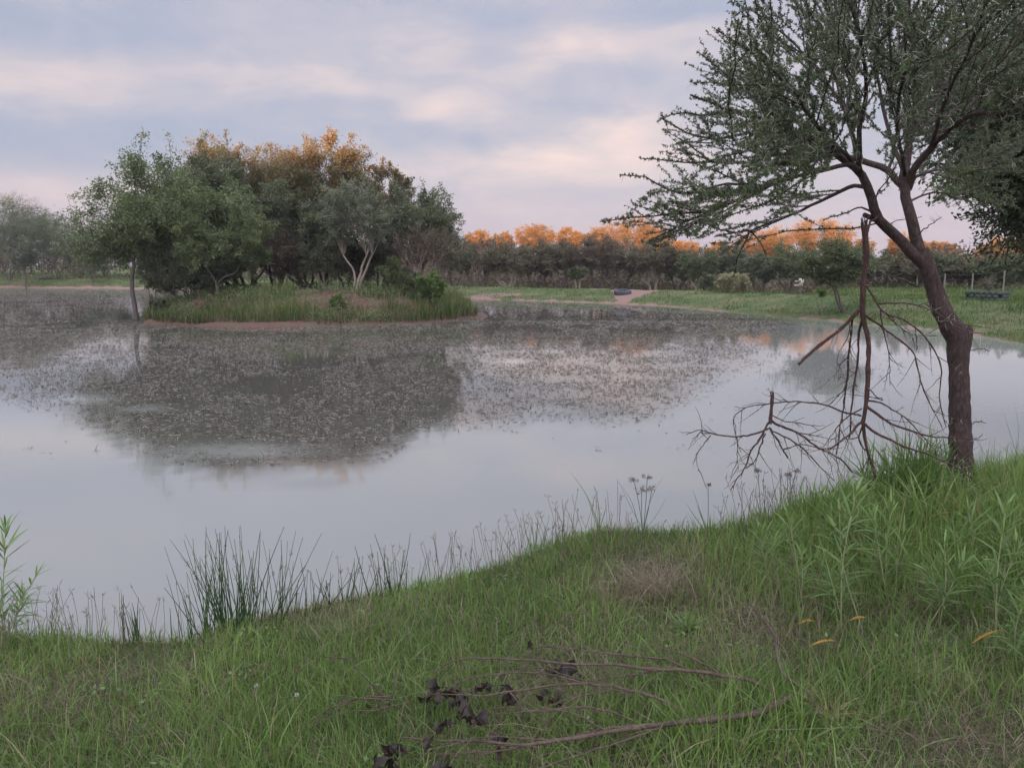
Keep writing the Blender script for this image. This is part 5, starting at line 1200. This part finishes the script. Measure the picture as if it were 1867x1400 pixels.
tuft('dead_grass_clump', 'purplish dead grass clump in the middle of the bank', ground_px(1185, 1085, 0), 520, .20, .0014, 'grass_dry', 220, 1.0, 'grass clump', None, .10)
# little white puffs in the grass
for i, (a, b, lab) in enumerate([(467, 1249, 'small white flower head on the left of the foreground grass'), (541, 1266, 'white petal-like flower just right of the round one')]):
    c = ground_px(a, b, .08); g = G(); r_ = np.random.RandomState(i); D = rdir(r_, 60); leaves(g, c + D * .001, D, unit(np.cross(D, rdir(r_, 60))), .009, .002, .9)
    tubes(g, [c - [0, 0, .09], c - [0, 0, .04], c], [.0008] * 3, 4, .1); m_ = M['thorn']; tag(g.build('flower', m_), lab, 'flower', 'white flowers in the grass')

# ================================================================== built things on the far banks
def box(g, c, s, rot=0.0, tint=.5, taper=1.0):
    x, y, z = np.array(s) / 2; v = np.array([[a * x * (taper if c_ > 0 else 1), b * y * (taper if c_ > 0 else 1), c_ * z] for a in (-1, 1) for b in (-1, 1) for c_ in (-1, 1)])
    cr, sr = math.cos(rot), math.sin(rot); v = np.stack([v[:, 0] * cr - v[:, 1] * sr, v[:, 0] * sr + v[:, 1] * cr, v[:, 2]], -1) + np.array(c)
    q = [(0, 1, 3, 2), (4, 6, 7, 5), (0, 4, 5, 1), (2, 3, 7, 6), (0, 2, 6, 4), (1, 5, 7, 3)]; g.add(v, q, tint)
M['stone'] = plain_mat('stone', (.025, .035, .03), (.10, .12, .095), 7, .9)
M['rubber'] = plain_mat('rubber', (.035, .035, .04), (.09, .09, .10), 9, .7)
M['white'] = plain_mat('white', (.50, .46, .42), (.62, .58, .53), 5, .7)
M['post'] = plain_mat('post', (.14, .12, .10), (.26, .23, .20), 9, .9)
M['wire'] = plain_mat('wire', (.10, .10, .10), (.2, .2, .2), 9, .6)
# low dark stone trough: rough courses of stones round a hollow
def trough():
    Y = 31.0; a = PY(1762, 555, Y); b = PY(1822, 557, Y - .9); r_ = np.random.RandomState(3)
    c = (a + b) / 2; L = np.linalg.norm((b - a)[:2]); ang = math.atan2(b[1] - a[1], b[0] - a[0]); z = hz1(c[0], c[1])
    root = empty('stone_trough', (c[0], c[1], z), 'low dark rectangular stone trough on the right-hand meadow', 'trough')
    def wall(cx, cy, ln, rot):
        g = G(); n = int(ln / .20)
        for k in range(3):
            for i in range(n + 1):
                u = (i - n / 2 + (.5 if k == 1 else 0)) * ln / (n + .5)
                if abs(u) > ln / 2: continue
                box(g, (cx + math.cos(rot) * u + r_.normal(0, .008), cy + math.sin(rot) * u + r_.normal(0, .008), z + .05 + k * .125), (.185, .17, .118), rot + r_.normal(0, .05), r_.rand(), .93)
        g.build('stone_wall', M['stone'], root)
    ca, sa = math.cos(ang), math.sin(ang)
    wall(c[0], c[1], L, ang); wall(c[0] - sa * .8, c[1] + ca * .8, L, ang)
    for s in (-1, 1): wall(c[0] + s * ca * (L / 2) - sa * .4, c[1] + s * sa * (L / 2) + ca * .4, .75, ang + math.pi / 2)
trough()
for i, (a, b, lab) in enumerate([((1780, 548), (1802, 534), 'slanting support stick left of the sapling'), ((1828, 552), (1812, 534), 'slanting support stick right of the sapling')]):
    p0 = PY(*a, 33.3); p0[2] = hz1(p0[0], p0[1]) - .05; p1 = PY(*b, 33.5)
    single('support_stick', lab, 'stick', [([p0, (p0 + p1) / 2 + [0, 0, .01], p1], .022, .018)], M['bark_twig'], 'sticks propping the sapling')
# fence posts with wires at the edge of the trees
FP = [(1620, 505), (1672, 508), (1722, 516), (1772, 522), (1829, 524), (1875, 526), (1928, 528)]
def fence():
    Ys = [47, 45, 43.5, 42, 40.5, 39, 37.5]; tops = []
    root = empty('wire_fence', PY(FP[0][0], 530, Ys[0]), 'thin wire fence with grey posts along the trees on the right', 'fence')
    for i, ((px, ty), Y) in enumerate(zip(FP, Ys)):
        p = PY(px, ty, Y); z = hz1(p[0], Y); h = (1.15 if i == 4 else .95); g = G(); r = .045 if i == 4 else .04
        tubes(g, [[p[0], Y, z - .3], [p[0] + .01, Y, z + h * .5], [p[0], Y, z + h]], [r * 1.05, r, r * .95], 8, .5); capend(g, np.array([p[0], Y, z + h]), r * .95, [0, 0, 1], 8)
        g.build('post', M['post'], root); tops.append(np.array([p[0], Y - .05, z + h]))
    for k in range(4):
        g = G(); q = np.array(tops) - [0, 0, .08 + k * .28]; tubes(g, q, np.full(len(q), .004), 4, .5); g.build('wire', M['wire'], root)
fence()
def board():
    Y = 50; c = PY(1461, 515, Y); z = hz1(c[0], Y); root = empty('notice_board', (c[0], Y, z), 'small pale board on a post under the feathery tree', 'board')
    s = Y / F; g = G(); box(g, (c[0], Y, c[2]), (9 * s, .05, 14 * s), .1); g.build('panel', M['white'], root)
    g = G(); tubes(g, [[c[0] + .02, Y + .07, z - .2], [c[0] + .02, Y + .07, c[2]], [c[0] + .02, Y + .07, c[2] + .2]], [.05, .05, .05], 8); g.build('post', M['post'], root)
    c = PY(1453, 520, Y); g = G(); box(g, (c[0] , Y, c[2]), (9 * s, .04, 2.2 * s), .1); box(g, (c[0], Y, c[2] + 7 * s), (8 * s, .04, 1.6 * s), .1); g.build('rail', M['white'], root)
board()
# old tyre half sunk in the red landing place
def tyre():
    c = _ground_px(1135, 536); z = hz1(c[0], c[1]); R0, r0 = .34, .115
    root = empty('old_tyre', (c[0], c[1], z), 'grey old tyre lying on the red earth landing place', 'tyre')
    n, k = 40, 14; T, A = np.meshgrid(np.linspace(0, 2 * np.pi, n, False), np.linspace(0, 2 * np.pi, k, False), indexing='ij')
    rr = R0 + r0 * np.sign(np.cos(A)) * np.abs(np.cos(A)) ** .6 + .006 * (np.arange(n)[:, None] % 2) * (np.cos(A) > .5); hh = r0 * np.sign(np.sin(A)) * np.abs(np.sin(A)) ** .6
    v = np.stack([rr * np.cos(T), rr * np.sin(T), hh], -1).reshape(-1, 3); tl = .14; v = np.stack([v[:, 0], v[:, 1] * math.cos(tl) - v[:, 2] * math.sin(tl), v[:, 1] * math.sin(tl) + v[:, 2] * math.cos(tl)], -1) * 1.15 + [c[0], c[1], z + .10]
    i, j = np.meshgrid(np.arange(n), np.arange(k), indexing='ij'); q = np.stack([i * k + j, ((i + 1) % n) * k + j, ((i + 1) % n) * k + (j + 1) % k, i * k + (j + 1) % k], -1).reshape(-1, 4)
    g = G(); g.add(v, q); g.build('tyre_wall', M['rubber'], root)
tyre()
c = _ground_px(1116, 528); z = hz1(c[0], c[1])
single('log_stump', 'short dark stump standing at the edge of the red landing place', 'stump', [([[c[0], c[1], z - .1], [c[0] + .01, c[1], z + .15], [c[0], c[1], z + .30]], .13, .11), ([[c[0], c[1], z + .29], [c[0], c[1], z + .30], [c[0], c[1], z + .302]], .11, .02)], M['bark_twig'], None, 10)
c = PY(82, 496, 80); z = hz1(c[0], c[1])
def low_log():
    g = G(); L = 26 / F * 80 * .5; q = polyline([[c[0] - L, c[1], z + .10], [c[0], c[1] + .1, z + .16], [c[0] + L, c[1] - .1, z + .10]], 9); tubes(g, q, np.array([.06, .13, .15, .17, .16, .16, .15, .12, .06]), 8, .5)
    tag(g.build('log', M['bark_far']), 'dark log lying in the grass of the left far bank', 'log')
low_log()

# ------------------------------------------------------------------ thin scattering box added to lift the dark shadow tones
def lift_haze():
    g = G(); v = np.array([[x, y, z] for x in (-190, 160) for y in (-30, 190) for z in (-2.5, 16)]); q = [(0, 1, 3, 2), (4, 6, 7, 5), (0, 4, 5, 1), (2, 3, 7, 6), (0, 2, 6, 4), (1, 5, 7, 3)]
    g.add(v, q); m_, n_ = mat('lift_haze'); p = n_.new('ShaderNodeVolumePrincipled'); p.inputs['Color'].default_value = (.86, .86, .95, 1); p.inputs['Density'].default_value = .0004; p.inputs['Anisotropy'].default_value = .0
    o = n_.new('ShaderNodeOutputMaterial'); n_.nt.links.new(p.outputs[0], o.inputs['Volume'])
    tag(g.build('lift_haze', m_, smooth=False), kind='stuff')
lift_haze()
